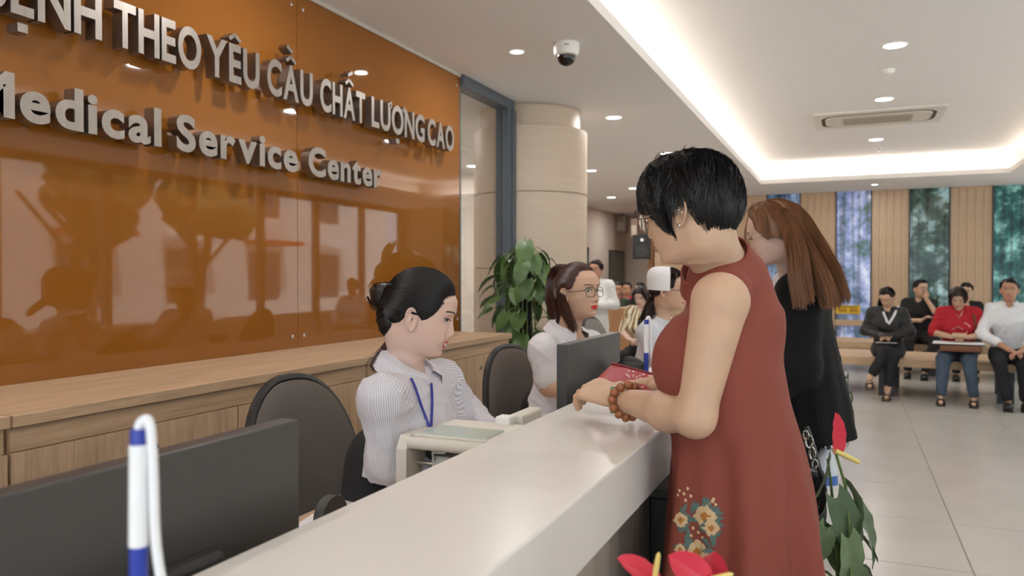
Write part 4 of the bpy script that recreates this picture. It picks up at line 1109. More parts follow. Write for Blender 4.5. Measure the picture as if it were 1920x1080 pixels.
def striped(name, base, line, scale, axis=(0, 1, 0), amount=.5, rough=.8, width=.5):
    m = mat(name, base, rough, bump=.25, bscale=60); nt = m.node_tree; b = nt.nodes['Principled BSDF']
    at = nt.nodes.new('ShaderNodeAttribute'); at.attribute_name = 'stripe'
    mu = nt.nodes.new('ShaderNodeMath'); mu.operation = 'MULTIPLY'; mu.inputs[1].default_value = scale; nt.links.new(at.outputs['Fac'], mu.inputs[0])
    fr = nt.nodes.new('ShaderNodeMath'); fr.operation = 'FRACT'; nt.links.new(mu.outputs[0], fr.inputs[0])
    rp = nt.nodes.new('ShaderNodeValToRGB'); e = rp.color_ramp.elements; e[0].position = width-.08; e[1].position = width+.08
    c0 = lin(base); c1 = tuple(a*(1-amount)+b_*amount for a, b_ in zip(c0, lin(line))); e[0].color = (*c0, 1); e[1].color = (*c1, 1)
    nt.links.new(fr.outputs[0], rp.inputs[0]); nt.links.new(rp.outputs[0], b.inputs['Base Color']); return m

M_ws = mat('white_shirt_cloth', (226, 222, 224), .85, bump=.3, bscale=90)
M_trou = mat('black_trouser_cloth', (28, 27, 30), .85, bump=.3, bscale=300)
M_navy = mat('blue_lanyard_ribbon', (52, 56, 150), .6)
cap_back = lerp_phi([(0, 50), (30, 54), (55, 74), (78, 92), (95, 96), (120, 118), (150, 128), (180, 130)])

# ---- 1. smiling receptionist in a striped shirt
C = P(776, 732, 2.06); NB = P(766, 696, 2.07); F, R = frame(math.radians(2)); h1 = math.radians(19)
M1 = hmat(P(794, 587, 2.05), h1, math.radians(-15)) @ Matrix.Scale(SCALE, 4); fx1 = dict(smile=1, lid=.6, mouth=1.2)
p1 = person((-1.24, 1.76, 0), 'smiling receptionist with black bun and blue lanyard in a finely striped shirt')
Rs = C+R*.158; Ls = C-R*.158; pelv = Vector((-1.175, 1.765, .70))
eR = P(728, 866, 1.93); wR = P(792, 868, 2.10); eL = P(880, 790, 2.22); wL = P(930, 816, 2.06)
prim = neck_prims(M1, NB-UP*.03, .050, .043, 1., -.045)+[cone(C-UP*.02-R*.08-F*.03, C-UP*.02+R*.08-F*.03, .04, .04), cone(C-UP*.03, pelv, .06, .06)]+limb_prims([C-UP*.03, Rs, eR, wR], [.038, .04, .036, .026])+limb_prims([C-UP*.03, Ls, eL, wL], [.038, .04, .036, .026])
b1 = body_build(p1, M1, prim, S_fair, L_pink, H_black, fx1, 1., 1., [((wR, (wR-eR).normalized(), UP, -1), dict()), ((wL, (wL-eL).normalized(), UP, 1), dict())])
M_stripe = striped('grey_pinstripe_shirt', (224, 220, 224), (128, 124, 138), 200, (0, .92, .0), .5)
sh1 = cloth('shirt', [cone(C-UP*.045-F*.015, NB-UP*.035-F*.008, .085, .056)]+shirt_prims(C, F, R, pelv+UP*.05, Ls, Rs, [([Rs, eR, wR-(wR-eR)*.08], [.058, .051, .042]), ([Ls, eL, wL-(wL-eL)*.1], [.060, .050, .036])], .9, .93, .058, -.005), M_stripe, p1, .006, .035, [((0, 0, .885), (0, 0, -1))], .0022, 1., 4)
mb = MB(); collar_into(mb, NB+UP*.004+F*.004, UP+F*.40, F, .060, .042, .48, .046, 32, .075); cl1 = mb.build('collar', M_stripe, p1)
stripe_attr(sh1, [(pelv-UP*.2, C-UP*.03, .150, -F), (Rs+(eR-Rs)*.12, eR, .058, -R), (eR, wR, .05, -R), (Ls+(eL-Ls)*.12, eL, .055, -F), (eL, wL, .045, -F)]); stripe_attr(cl1, [(C-UP*.2, C+UP*.2, .066, -F)])
cloth('trousers', [cone(pelv+UP*.19+F*.02, pelv-UP*.06, .118, .135, (F, .8)), cone(pelv+R*.08-UP*.06, pelv+R*.10+F*.42-UP*.10, .085, .07), cone(pelv-R*.08-UP*.06, pelv-R*.10+F*.42-UP*.10, .085, .07),
     cone(pelv+R*.10+F*.42-UP*.10, pelv+R*.10+F*.40-UP*.56, .065, .05), cone(pelv-R*.10+F*.42-UP*.10, pelv-R*.10+F*.40-UP*.56, .065, .05)], M_trou, p1, .010)
for s in (-1, 1):
    mb = MB(); a = pelv+R*s*.10+F*.40; a.z = .045; mb.ell(a+F*.06, (.045, .12, .04), rotz(math.atan2(F.y, F.x)-PI/2)); mb.build('shoe', M_black, p1)
bv = bvh_of(sh1); mb = MB()
for line in ([(768, 712), (775, 728), (784, 752), (793, 775), (800, 795), (804, 808)], [(806, 722), (807, 745), (807, 770), (806, 792), (805, 808)]):
    pts = [hit(bv, *q, .006)[0] for q in line]; pts = [q for q in pts if q is not None]
    if len(pts) > 2: mb.tube(smooth(pts, 3), .0032, 6)
mb.build('lanyard', M_navy, p1)
mb = MB()
for q in ((784, 735), (795, 765), (800, 790)):
    l, n = hit(bv, *q, .001)
    if l is not None: mb.lathe([(.005, 0), (.005, .002), (0, .0025)], l, 10, n.to_track_quat('Z', 'Y').to_matrix())
mb.build('button', M_ws, p1)
tap = lambda t: (lambda s, ph: .001+t*max(0, 1-min(1, s)**5))
th1 = tap(.013)
lim1 = lerp_phi([(0, 58), (20, 63), (42, 78), (58, 92), (70, 104), (78, 106), (86, 92), (98, 92), (108, 116), (130, 130), (180, 132)])
mb = MB(); cap_into(mb, M1, lim1, th1, 1., lump=.0004); strands_into(mb, swept_strands(M1, lim1, th1, (0, -1., -.05), 3000, seed=3), .0009, .0005)
bun = P(737, 598, 2.05); tuft = P(722, 556, 2.11)
mb.ell(bun, (.044, .040, .055), rotz(.4)); mb.ell(tuft, (.042, .036, .038)); mb.ell((bun+tuft)/2+RGT*.03, (.04, .04, .05))
for k in range(60):
    a = random.uniform(0, 6.3); b = random.uniform(-.9, .9)
    pts = [bun+Vector((.046*math.cos(a+t*.5)*math.cos(b), .042*math.sin(a+t*.5)*math.cos(b), .056*math.sin(b)+.01*t)) for t in (0, .7, 1.4, 2.1)]; mb.tube(pts, .0012, 4)
    pts = [tuft+Vector((.044*math.cos(a+t*.4), .038*math.sin(b+t*.3), .040*math.sin(a+t*.4))) for t in (0, .7, 1.4, 2.1, 2.8)]; mb.tube(pts, .0011, 4)
mb.build('hair', H_black, p1)
mb = MB(); tress_into(mb, [P(742, 625, 2.09), P(728, 645, 2.07), P(712, 668, 2.05), P(698, 690, 2.02)], 140, .012, .006, seed=5); mb.build('ponytail', H_red2, p1)
cc = P(737, 545, 2.03); Rc = Matrix.Rotation(YAW, 3, 'Z') @ Matrix.Rotation(math.radians(12), 3, 'Y')
mb = MB(); mb.box(cc, (.016, .03, .030), Rc, .003); mb.box(cc+UP*.016, (.022, .032, .006), Rc, .002); mb.tube([cc+Rc @ Vector((-.006, -.016, -.01)), cc+Rc @ Vector((-.009, -.016, -.03))], .003, 6); mb.build('hair_clip', mat('glossy_black_clip', (24, 24, 26), .12), p1)
mb = MB(); l = M1 @ Vector((.082, -.01, -.05)); mb.ell(l, (.004, .004, .004)); mb.build('earring', M_chrome, p1)

# ---- 2. receptionist with glasses and a half ponytail
C = P(1063, 652, 3.36); F, R = frame(math.radians(-18)); M2 = hmat(P(1086, 546, 3.30), math.radians(-21), math.radians(2)) @ Matrix.Scale(.98, 4)
p2 = person((C.x-.1, C.y, 0), 'receptionist with glasses, red lipstick and half ponytail behind the grey monitor')
Rs = C+R*.16; Ls = C-R*.16; pelv = Vector((C.x-.10, C.y+.02, .70)); eR = P(1030, 725, 3.22); wR = P(1090, 745, 3.1); eL = P(1128, 725, 3.45); wL = P(1140, 750, 3.2)
prim = neck_prims(M2, C+UP*.02)+[cone(C+UP*.02-R*.08, C+UP*.02+R*.08, .05, .05), cone(C, pelv, .09, .09)]+limb_prims([C-UP*.03, Rs, eR, wR], [.038, .044, .040, .028])+limb_prims([C-UP*.03, Ls, eL, wL], [.038, .044, .040, .028])
body_build(p2, M2, prim, S_mid, L_red, H_brown, dict(lid=1., lips=1.15), 1., 1., [((wR, (wR-eR).normalized(), UP, -1), {}), ((wL, (wL-eL).normalized(), UP, 1), {})], .008)
sh2 = cloth('shirt', shirt_prims(C, F, R, pelv+UP*.05, Ls, Rs, [([Rs, Rs+(eR-Rs)*.78], [.066, .060]), ([Ls, Ls+(eL-Ls)*.78], [.066, .060])], .9, .98, .058, .01), M_ws, p2, .007, .035, [((0, 0, .80), (0, 0, -1))], .0018, .8, 9)
mb = MB(); collar_into(mb, C+UP*.072+F*.005, UP+F*.25, F, .062, .042, .50, .046, 28, .07); mb.build('collar', M_ws, p2)
cloth('trousers', [cone(pelv+UP*.10, pelv-UP*.06, .135, .15, (F, .8)), cone(pelv+R*.08-UP*.06, pelv+R*.10+F*.42-UP*.10, .085, .07), cone(pelv-R*.08-UP*.06, pelv-R*.10+F*.42-UP*.10, .085, .07),
     cone(pelv+R*.10+F*.42-UP*.10, pelv+R*.10+F*.40-UP*.6, .065, .05), cone(pelv-R*.10+F*.42-UP*.10, pelv-R*.10+F*.40-UP*.6, .065, .05)], M_trou, p2, .012)
bv = bvh_of(sh2); mb = MB()
for line in ([(1086, 634), (1090, 645), (1095, 660)], [(1112, 634), (1106, 648), (1098, 662)]):
    pts = [hit(bv, *q, .006)[0] for q in line]; pts = [q for q in pts if q is not None]
    if len(pts) > 2: mb.tube(pts, .005, 6)
if mb.v: mb.build('lanyard', M_navy, p2)
lim2 = lerp_phi([(0, 44), (30, 50), (55, 74), (75, 92), (95, 96), (115, 112), (150, 125), (180, 125)])
th2 = tap(.012)
mb = MB(); cap_into(mb, M2, lim2, th2, 1., lump=.0006); strands_into(mb, swept_strands(M2, lim2, th2, (0, -1., .35), 2200, seed=8), .0010, .0006)
tress_into(mb, [P(1068, 505, 3.36), P(1044, 510, 3.42), P(1038, 550, 3.43), P(1044, 590, 3.40), P(1036, 622, 3.38)], 260, [.02, .032, .036, .034, .014], 0, .0012, .0007, seed=2)
tress_into(mb, [P(1050, 545, 3.28), P(1058, 580, 3.23), P(1068, 602, 3.18), P(1078, 622, 3.14)], 150, [.018, .022, .020, .008], 0, .0012, .0007, seed=6)
mb.build('hair', H_red2, p2)
glasses(p2, M2, 1., {}, mat('bronze_wire_frame', (92, 80, 70), .3, metal=.8), .0014, .0265, .021, -.005, .013, 3.4)

# ---- 3. nurse with a white cap
C = P(1236, 622, 4.25); F, R = frame(math.radians(-5)); M3 = hmat(P(1256, 543, 4.2), math.radians(-2), math.radians(-3)) @ Matrix.Scale(SCALE, 4)
p3 = person((C.x-.1, C.y, 0), 'nurse with white cap and glasses in a pale uniform, seated beyond the rust dress')
Rs = C+R*.165; Ls = C-R*.165; pelv = Vector((C.x-.12, C.y, .66)); eR = P(1250, 690, 4.02); wR = P(1290, 720, 4.0); eL = C-R*.24+F*.1-UP*.25; wL = eL+F*.22
prim = neck_prims(M3, C+UP*.02)+[cone(C, pelv, .09, .09)]+limb_prims([C-UP*.03, Rs, eR, wR], [.038, .046, .042, .03])+limb_prims([C-UP*.03, Ls, eL, wL], [.038, .046, .042, .03])
body_build(p3, M3, prim, S_mid, L_nat, H_brown, {}, 1., .8, [((wR, (wR-eR).normalized(), UP, -1), {}), ((wL, F, UP, 1), {})], .009)
M_nurse = mat('pale_blue_uniform', (206, 210, 218), .85, bump=.3, bscale=90)
cloth('uniform', shirt_prims(C, F, R, pelv, Ls, Rs, [([Rs, Rs+(eR-Rs)*.72], [.07, .066]), ([Ls, Ls+(eL-Ls)*.6], [.07, .066])], .9, 1.03), M_nurse, p3, .009, .035, (), .0022, .7, 5)
mb = MB(); e_ = Rs+(eR-Rs)*.90; d_ = (eR-Rs).normalized(); u_ = d_.orthogonal().normalized(); w_ = d_.cross(u_)
mb.tube([e_+(u_*math.cos(a)+w_*math.sin(a))*.068 for a in np.linspace(0, 2*PI, 25)[:-1]], .004, 6, False, True); mb.build('sleeve_piping', mat('navy_piping', (44, 50, 84), .7), p3)
mb = MB(); collar_into(mb, C+UP*.055+F*.01, UP+F*.25, F, .064, .045, .5, .026, 24, .05); mb.build('collar', M_nurse, p3)
mb = MB(); lim3 = lerp_phi([(0, 46), (30, 54), (60, 84), (90, 98), (120, 118), (180, 130)]); cap_into(mb, M3, lim3, tap(.013), 1., lump=.0006)
strands_into(mb, lay_strands(M3, lim3, tap(.013), 900, seed=12, length=(.3, .8), drift=.1, over=.05), .0014, .0008)
tress_into(mb, [P(1236, 548, 4.25), P(1224, 575, 4.25), P(1212, 605, 4.2), P(1204, 635, 4.15)], 220, [.03, .045, .045, .02], 0, .0015, .0009, seed=9)
mb.build('hair', H_brown, p3)
cpts = MB(); rows = []; rows2 = []   # stiff white cap over the back of the head
for ps in np.linspace(0, 1.72, 15):
    row = []; row2 = []
    for ph in np.linspace(math.radians(72), math.radians(288), 25):
        dv = hdir(np.array(ps), np.array(ph)); edge = abs(math.degrees(ph)-180)/108
        t = .022+.030*math.exp(-((ps-.85)/.42)**2)*(1-.35*edge**2); n_ = dv/HR; n_ /= np.linalg.norm(n_)
        row.append(M3 @ Vector(HC+dv*HR+n_*t)); row2.append(M3 @ Vector(HC+dv*HR+n_*.012))
    rows.append(row); rows2.append(row2)
cpts.grid(rows); cpts.grid([[r[0] for r in rows], [r[0] for r in rows2]]); cpts.grid([[r[-1] for r in rows], [r[-1] for r in rows2]]); cpts.grid([rows[-1], rows2[-1]])
cpts.build('nurse_cap', mat('white_cap_cloth', (240, 240, 242), .8), p3)
glasses(p3, M3, 1., {}, mat('dark_wire_frame', (52, 52, 60), .3, metal=.5), .0016, .023, .019)

# ---- 4. customer in a rust sleeveless dress leaning on the counter
C = P(1384, 545, 1.66); F, R = frame(math.radians(178)); M4 = hmat(P(1287, 391, 1.60), math.radians(171), math.radians(-13)) @ Matrix.Scale(.935, 4)
p4 = person((C.x, C.y, 0), 'short-haired customer in a sleeveless rust dress leaning on the counter with a red purse')
Ls = P(1350, 562, 1.51); Rs = C+R*.16; eL = P(1304, 783, 1.50); wL = P(1168, 750, 1.78); eR = C+R*.22+F*.10-UP*.25; wR = P(1230, 722, 1.92)
hipz = .84; hip = P(1396, 960, 1.66)
nk = P(1360, 520, 1.65)
prim = [cone(nk, M4 @ Vector((0, -.032, -.075)), .060, .051), cone(M4 @ Vector((0, -.032, -.075)), M4 @ Vector((0, -.035, -.02)), .051, .05), cone(nk, C-UP*.05, .05, .06)]
prim += [cone(Ls-UP*.004, eL, .055, .036), cone(eL, eL+(wL-eL)*.35, .036, .040), cone(eL+(wL-eL)*.35, wL, .040, .026), cone(Ls, C-UP*.02, .045, .05)]
prim += [cone(Rs, eR, .05, .045), cone(eR, wR, .043, .028), cone(C-UP*.05, hip, .06, .08)]
for s in (-1, 1):
    k = Vector((hip.x, hip.y, .46))+R*s*.09; a = Vector((hip.x+.03, hip.y, .08))+R*s*.09; prim += [cone(hip+R*s*.08, k, .085, .06), cone(k, a, .055, .036)]
hd = (P(1092, 722, 1.88)-wL).normalized()
body_build(p4, M4, prim, S_light, L_nat, H_black, dict(lid=.8), 1.0, 1., [((wL+hd*.012, hd, (UP*1.0-RGT*.15-FWD*.35), 1), dict(curl=(.50, .58, .64, .70), thumb=.9, s=1.12)), ((wR, (P(1205, 712, 2.0)-wR), UP, -1), dict(curl=(.5, .5, .55, .6), thumb=.6))], .006, .0030)
M_rust = mat('rust_crepe_dress', (132, 62, 48), .8, sheen=.0, bump=.15, bscale=420)
lv = [(600, 1276, 1444, .140), (640, 1258, 1456, .160), (690, 1246, 1464, .168), (745, 1256, 1474, .162), (830, 1264, 1496, .160), (900, 1262, 1510, .172), (960, 1260, 1520, .184), (1080, 1254, 1530, .198)]
zs = []; cs = []; aa = []; bb = []
for y, a, b, w in lv:
    q = P((a+b)/2, y, 1.66); zs.append(q.z); cs.append(q); aa.append((b-a)/2*1.66/FPX); bb.append(w)
for z, f in ((.45, 1.22), (.22, 1.36)):
    zs.append(z); cs.append(Vector((cs[7].x, cs[7].y, z))); aa.append(aa[7]*f); bb.append(bb[7]*f)
lsd = Ls+(C-Ls)*.30+UP*.012
dprim = [column(zs, cs, aa, bb, math.radians(178), 6, .060, 1.12, 2.15), cone(P(1366, 600, 1.66), P(1368, 560, 1.66), .105, .085, (F, .85)), cone(lsd, nk-UP*.01, .050, .066), cone(Rs+(C-Rs)*.25, nk-UP*.01, .055, .066),
         cone(P(1384, 600, 1.66), P(1368, 540, 1.66), .095, .072, (F, .95))]
for s in (-1, 1): dprim.append(ellp(P(1300, 672, 1.66)+R*s*.07, (.068, .068, .085)))
dr = cloth('dress', dprim, M_rust, p4, .0065, .045, (), .0, 1., 3, 3)
mb = MB(); ax = (M4 @ Vector((0, -.03, -.06))-nk).normalized(); cc = P(1346, 505, 1.648); u_ = (F-ax*F.dot(ax)).normalized(); w_ = ax.cross(u_); rows = []
for i in range(41):
    a = 2*PI*i/40; dv = u_*math.cos(a)*1.04+w_*math.sin(a); lift = .010*math.cos(a+PI)
    rows.append([cc+dv*(.090+.0)-ax*.026, cc+dv*.083-ax*.010, cc+dv*(.0745)+ax*(.026+lift), cc+dv*.071+ax*(.027+lift), cc+dv*.066+ax*.0])
mb.grid(rows); mb.build('collar', M_rust, p4)
for s in (-1, 1):
    a = Vector((hip.x-.03, hip.y, .05))+R*s*.09; mb = MB(); mb.ell(a, (.045, .125, .05), rotz(math.radians(88))); mb.build('shoe', M_black, p4)
lim4 = lerp_phi([(0, 74), (25, 76), (48, 84), (62, 112), (70, 116), (76, 92), (100, 92), (112, 118), (135, 132), (180, 137)])
th4 = lambda s, ph: .006+.009*math.sin(PI*min(1, .05+s*.8))-(.004*min(1, s*1.5) if abs(ph) > 1.8 else 0)
mb = MB(); cap_into(mb, M4, lambda p: lim4(p)-.06*(abs(p) > 1.8), lambda s, p: max(.0075, th4(s, p)-.001), 1., lump=.0010)
strands_into(mb, lay_strands(M4, lim4, th4, 4200, seed=21, length=(.35, .8), clump=14, wav=.16, drift=.34, over=.17, lift=.009, start=(0., .75)), .0010, .0004)
strands_into(mb, lay_strands(M4, lim4, lambda s, p: th4(s, p)+.002, 200, seed=22, length=(.2, .4), clump=5, wav=.2, drift=.5, over=.10, lift=.014, start=(0., .6)), .0007, .0003)
strands_into(mb, lay_strands(M4, lambda p: lim4(p)+(.15+.07*math.sin(9*p) if abs(p) > 2.0 else 0), lambda s, p: .010*(1-s)+.002, 800, seed=23, length=(.2, .34), clump=10, wav=.08, drift=.10, over=.06, lift=.004, start=(.60, .90)), .0010, .0004)
mb.build('hair', H_black, p4)
glasses(p4, M4, 1., {}, mat('silver_frame', (200, 192, 186), .2, metal=.9), .0016, .025, .021, -.010, .020)
l = M4 @ Vector((-.083, -.005, -.045)); mb = MB(); mb.ell(l, (.0045, .0045, .0045)); mb.build('earring', M_chrome, p4)
# bracelets and ring
br = empty('bead_bracelet', wL); br.parent = p4; br.location = ORG[br.name]-ORG[p4.name]
fa = (wL-eL).normalized(); u_ = fa.orthogonal().normalized(); w_ = fa.cross(u_)
M_bead = mat('carved_brown_bead', (160, 98, 62), .45, var=.25, vscale=120); M_green = mat('jade_bead', (74, 150, 106), .25); bme = None
for k in range(13):
    a = 2*PI*k/13; q = wL-fa*.022+(u_*math.cos(a)+w_*math.sin(a))*.037+fa*.006*math.sin(a*2)
    if bme is None: mb = MB(); mb.ell((0, 0, 0), (.0105, .0105, .0105), None, 12, 8); o = mb.build('bead', M_bead, br, (0, 0, 0)); bme = o.data
    else: o = link('bead', bme, br)
    o.location = q-ORG[br.name]
br2 = empty('jade_bracelet', wL); br2.parent = p4; br2.location = ORG[br2.name]-ORG[p4.name]
mb = MB(); mb.tube([wL+fa*.004+(u_*math.cos(a)+w_*math.sin(a))*.0335 for a in np.linspace(0, 2*PI, 33)[:-1]], .0016, 6, False, True); mb.build('cord', M_dark, br2)
for a in (.2, 1.5, 3.0, 4.6):
    mb = MB(); mb.ell(wL+fa*.004+(u_*math.cos(a)+w_*math.sin(a))*.035, (.0062, .0062, .0062), None, 10, 8); mb.build('jade_bead', M_green, br2)
# embroidery on the dress front
bv = bvh_of(dr)
EC = dict(cream=mat('cream_thread', (200, 168, 128), .7), gold=mat('gold_thread', (172, 108, 38), .7), teal=mat('teal_thread', (84, 104, 96), .7))
emb = {k: MB() for k in EC}
def stitch(col, px, py, w, h, ang):
    c, n = hit(bv, px, py, .0012)
    if c is None: return
    ex = (RGT-n*RGT.dot(n)).normalized(); ey = n.cross(ex); s = 1.62/FPX; pts = []
    for k in range(10):
        a = 2*PI*k/10; x = w*math.cos(a); y = h*math.sin(a)*(1-.35*math.cos(a)); X = x*math.cos(ang)-y*math.sin(ang); Y = x*math.sin(ang)+y*math.cos(ang)
        pts.append(c+(ex*X-ey*Y*(1 if ey.z < 0 else -1))*s)
    emb[col].add([c+n*.002]+pts, [(0, 1+k, 1+(k+1) % 10) for k in range(10)], True)
rr = random.Random(5)
def flower(px, py, r):
    for k in range(7): a = 2*PI*k/7+.3; stitch('cream', px+r*.62*math.cos(a), py+r*.62*math.sin(a), r*.5, r*.33, a)
    for k in range(5): a = 2*PI*k/5; stitch('gold', px+r*.25*math.cos(a), py+r*.25*math.sin(a), r*.35, r*.18, a)
for (x, y, r) in ((1322, 968, 21), (1334, 990, 15), (1277, 975, 14), (1308, 1036, 22), (1326, 1046, 14), (1275, 1030, 10)):
    for k in range(8): a = rr.uniform(0, 6.3); stitch('teal', x+r*1.15*math.cos(a), y+r*1.15*math.sin(a), r*.55, r*.2, a)
    flower(x, y, r)
for (x, y) in ((1275, 920), (1283, 926), (1290, 916), (1296, 930), (1286, 938), (1336, 940), (1342, 946), (1330, 944), (1338, 936), (1272, 928), (1300, 990), (1310, 998), (1296, 1004), (1318, 1008)): stitch('cream', x, y, 3, 3, 0)
for (x, y) in ((1282, 955), (1290, 1000), (1300, 950), (1344, 962), (1288, 1016), (1338, 1012)): stitch('teal', x, y, 13, 4, rr.uniform(1, 2))
for k, m in EC.items(): 
    if emb[k].v: tag(emb[k].build('embroidery', m, p4), k+' thread embroidered flowers', kind='stuff')
# red purse in her hands
pz = tag(empty('purse', P(1165, 725, 1.95)), 'red zip purse with white floral print held on the counter', 'purse')
cA, cB, cC_, cD = P(1092, 736, 2.02), P(1148, 682, 2.05), P(1252, 710, 1.92), P(1232, 764, 1.85)
nn = (cC_-cA).cross(cB-cD).normalized(); nn = nn if nn.dot(FWD) < 0 else -nn
mb = MB(); rows = []; K = 13
for i in range(K):
    s = i/(K-1); row = []
    for j in range(K):
        t = j/(K-1); q = (cA*(1-s)+cD*s)*(1-t)+(cB*(1-s)+cC_*s)*t; bul = .016*(math.sin(PI*s)*math.sin(PI*t))**.45
        row.append((q, bul))
    rows.append(row)
mb.grid([[q+nn*b for q, b in r] for r in rows]); mb.grid([[q-nn*b for q, b in r] for r in rows])
M_purse = mat('red_printed_leather', (166, 48, 58), .4, bump=.2, bscale=300); mb.build('pouch', M_purse, pz)
mb = MB(); mb.tube([cB+(cC_-cB)*t+nn*.003 for t in np.linspace(0, 1, 8)], .003, 6); mb.build('zip', mat('zip_dark_red', (120, 28, 40), .4), pz)
mb = MB(); rr = random.Random(3)
for k in range(26):
    s = rr.uniform(.42, .78); t = rr.uniform(.35, .85); q = (cA*(1-s)+cD*s)*(1-t)+(cB*(1-s)+cC_*s)*t+nn*(.016*(math.sin(PI*s)*math.sin(PI*t))**.45+.0012)
    ex = (cC_-cB).normalized(); ey = nn.cross(ex); a = rr.uniform(0, 6.3); d_ = ex*math.cos(a)+ey*math.sin(a); e2 = nn.cross(d_)
    mb.add([q, q+d_*.004+e2*.0022, q+d_*.009, q+d_*.004-e2*.0022], [(0, 1, 2, 3)], False)
tag(mb.build('floral_print', mat('white_print', (232, 206, 206), .5), pz), kind='stuff')

# ---- 5. customer with long auburn hair in a black coat
C = P(1500, 548, 2.88); F, R = frame(math.radians(181)); M5 = hmat(P(1447, 436, 2.78), math.radians(176), math.radians(-20)) @ Matrix.Scale(SCALE, 4)
p5 = person((C.x+.03, C.y, 0), 'customer with long auburn hair and glasses in a black coat, standing behind the rust dress')
Ls = C-R*.165; Rs = C+R*.165; eL = P(1496, 690, 2.66); wL = P(1440, 735, 2.66); eR = C+R*.22-UP*.27; wR = eR+F*.22
prim = neck_prims(M5, C+UP*.03+F*.02)+[cone(C, C-UP*.4, .09, .1)]+limb_prims([C-UP*.03, Ls, eL, wL], [.038, .042, .038, .027])+limb_prims([C-UP*.03, Rs, eR, wR], [.038, .042, .038, .027])
body_build(p5, M5, prim, S_fair, L_nat, H_brown, dict(lid=.7, noear=1), 1., .9, [((wL, (wL-eL).normalized(), UP, 1), {}), ((wR, F, UP, -1), {})], .008)
zs = []; cs = []; aa = []; bb = []
for y, a, b, w in ((560, 1452, 1548, .16), (620, 1450, 1560, .185), (700, 1446, 1577, .20), (760, 1442, 1590, .22), (812, 1440, 1600, .235)):
    q = P((a+b)/2, y, 2.86); zs.append(q.z); cs.append(q); aa.append((b-a)/2*2.86/FPX); bb.append(w)
M_coat = mat('black_wool_coat', (15, 15, 16), .85, spec=.25, bump=.2, bscale=300)
cloth('coat', [column(zs, cs, aa, bb, math.radians(181), 6, .010, 1.4, 2.2), cone(Ls, C+UP*.03, .068, .055), cone(Rs, C+UP*.03, .068, .055), cone(C-UP*.05, C+UP*.02, .11, .08, (F, .9)), cone(Ls, eL, .074, .068), cone(eL, wL-(wL-eL)*.1, .066, .060), cone(Rs, eR, .074, .068), cone(eR, wR-F*.02, .066, .06)], M_coat, p5, .008, .04, (), .0014, .45, 11)
mb = MB(); collar_into(mb, C+UP*.065+F*.03, UP+F*.5, F, .062, .05, .4, .02, 24, .05); mb.build('shirt_collar', M_ws, p5)
lg = []
for s in (-1, 1):
    a = Vector((C.x+.03, C.y, .0))+R*s*.09; lg += [cone(a+UP*.92, a+UP*.50, .088, .060), cone(a+UP*.50, a+UP*.10, .060, .046)]
    mb = MB(); mb.ell(a+F*.05+UP*.05, (.045, .12, .05), rotz(math.radians(91))); mb.build('shoe', M_black, p5)
cloth('trousers', lg, M_trou, p5, .010)
lim5 = lerp_phi([(0, 42), (25, 45), (50, 60), (66, 86), (78, 106), (100, 116), (140, 128), (180, 130)])
th5 = lambda s, ph: (.010+.010*min(1, s*1.3))*(1 if abs(ph) > 1.1 else max(.1, 1-min(1, s)**4))
mb = MB(); cap_into(mb, M5, lim5, th5, 1., lump=.0005); strands_into(mb, lay_strands(M5, lim5, th5, 1800, seed=31, length=(.5, .95), drift=.05, over=.0, wav=.02), .0011, .0007)
for k, (g, w) in enumerate((([(1466, 384, 2.78), (1496, 398, 2.74), (1532, 462, 2.70), (1562, 520, 2.66), (1578, 572, 2.64)], [.014, .045, .055, .06, .052]),
                ([(1460, 390, 2.74), (1484, 420, 2.68), (1514, 480, 2.63), (1542, 530, 2.60), (1558, 578, 2.60)], [.014, .046, .06, .062, .05]),
                ([(1460, 394, 2.72), (1482, 430, 2.66), (1498, 480, 2.61), (1506, 530, 2.585), (1520, 568, 2.585)], [.014, .04, .052, .05, .02]),
                ([(1456, 396, 2.70), (1476, 435, 2.66), (1487, 485, 2.60), (1492, 530, 2.58), (1500, 578, 2.58)], [.02, .03, .036, .04, .034]),
                ([(1474, 392, 2.84), (1506, 424, 2.84), (1540, 490, 2.80), (1568, 550, 2.76)], [.014, .05, .06, .05]))):
    tress_into(mb, [P(*q) for q in g], 340, w, 0, .0012, .0007, K=16, seed=40+k, flat=RGT, jitter=.0012, core=.8)
mb.build('hair', H_red, p5)
mb = MB(); tress_into(mb, [P(1404, 402, 2.74), P(1398, 430, 2.73), P(1400, 462, 2.72), P(1408, 488, 2.72)], 10, .004, .002, seed=77, core=0); mb.build('loose_strand', H_red, p5)
glasses(p5, M5, 1., {}, mat('gold_wire_frame', (176, 146, 104), .25, metal=.9), .0012, .025, .023, -.006, .012, 2.1)

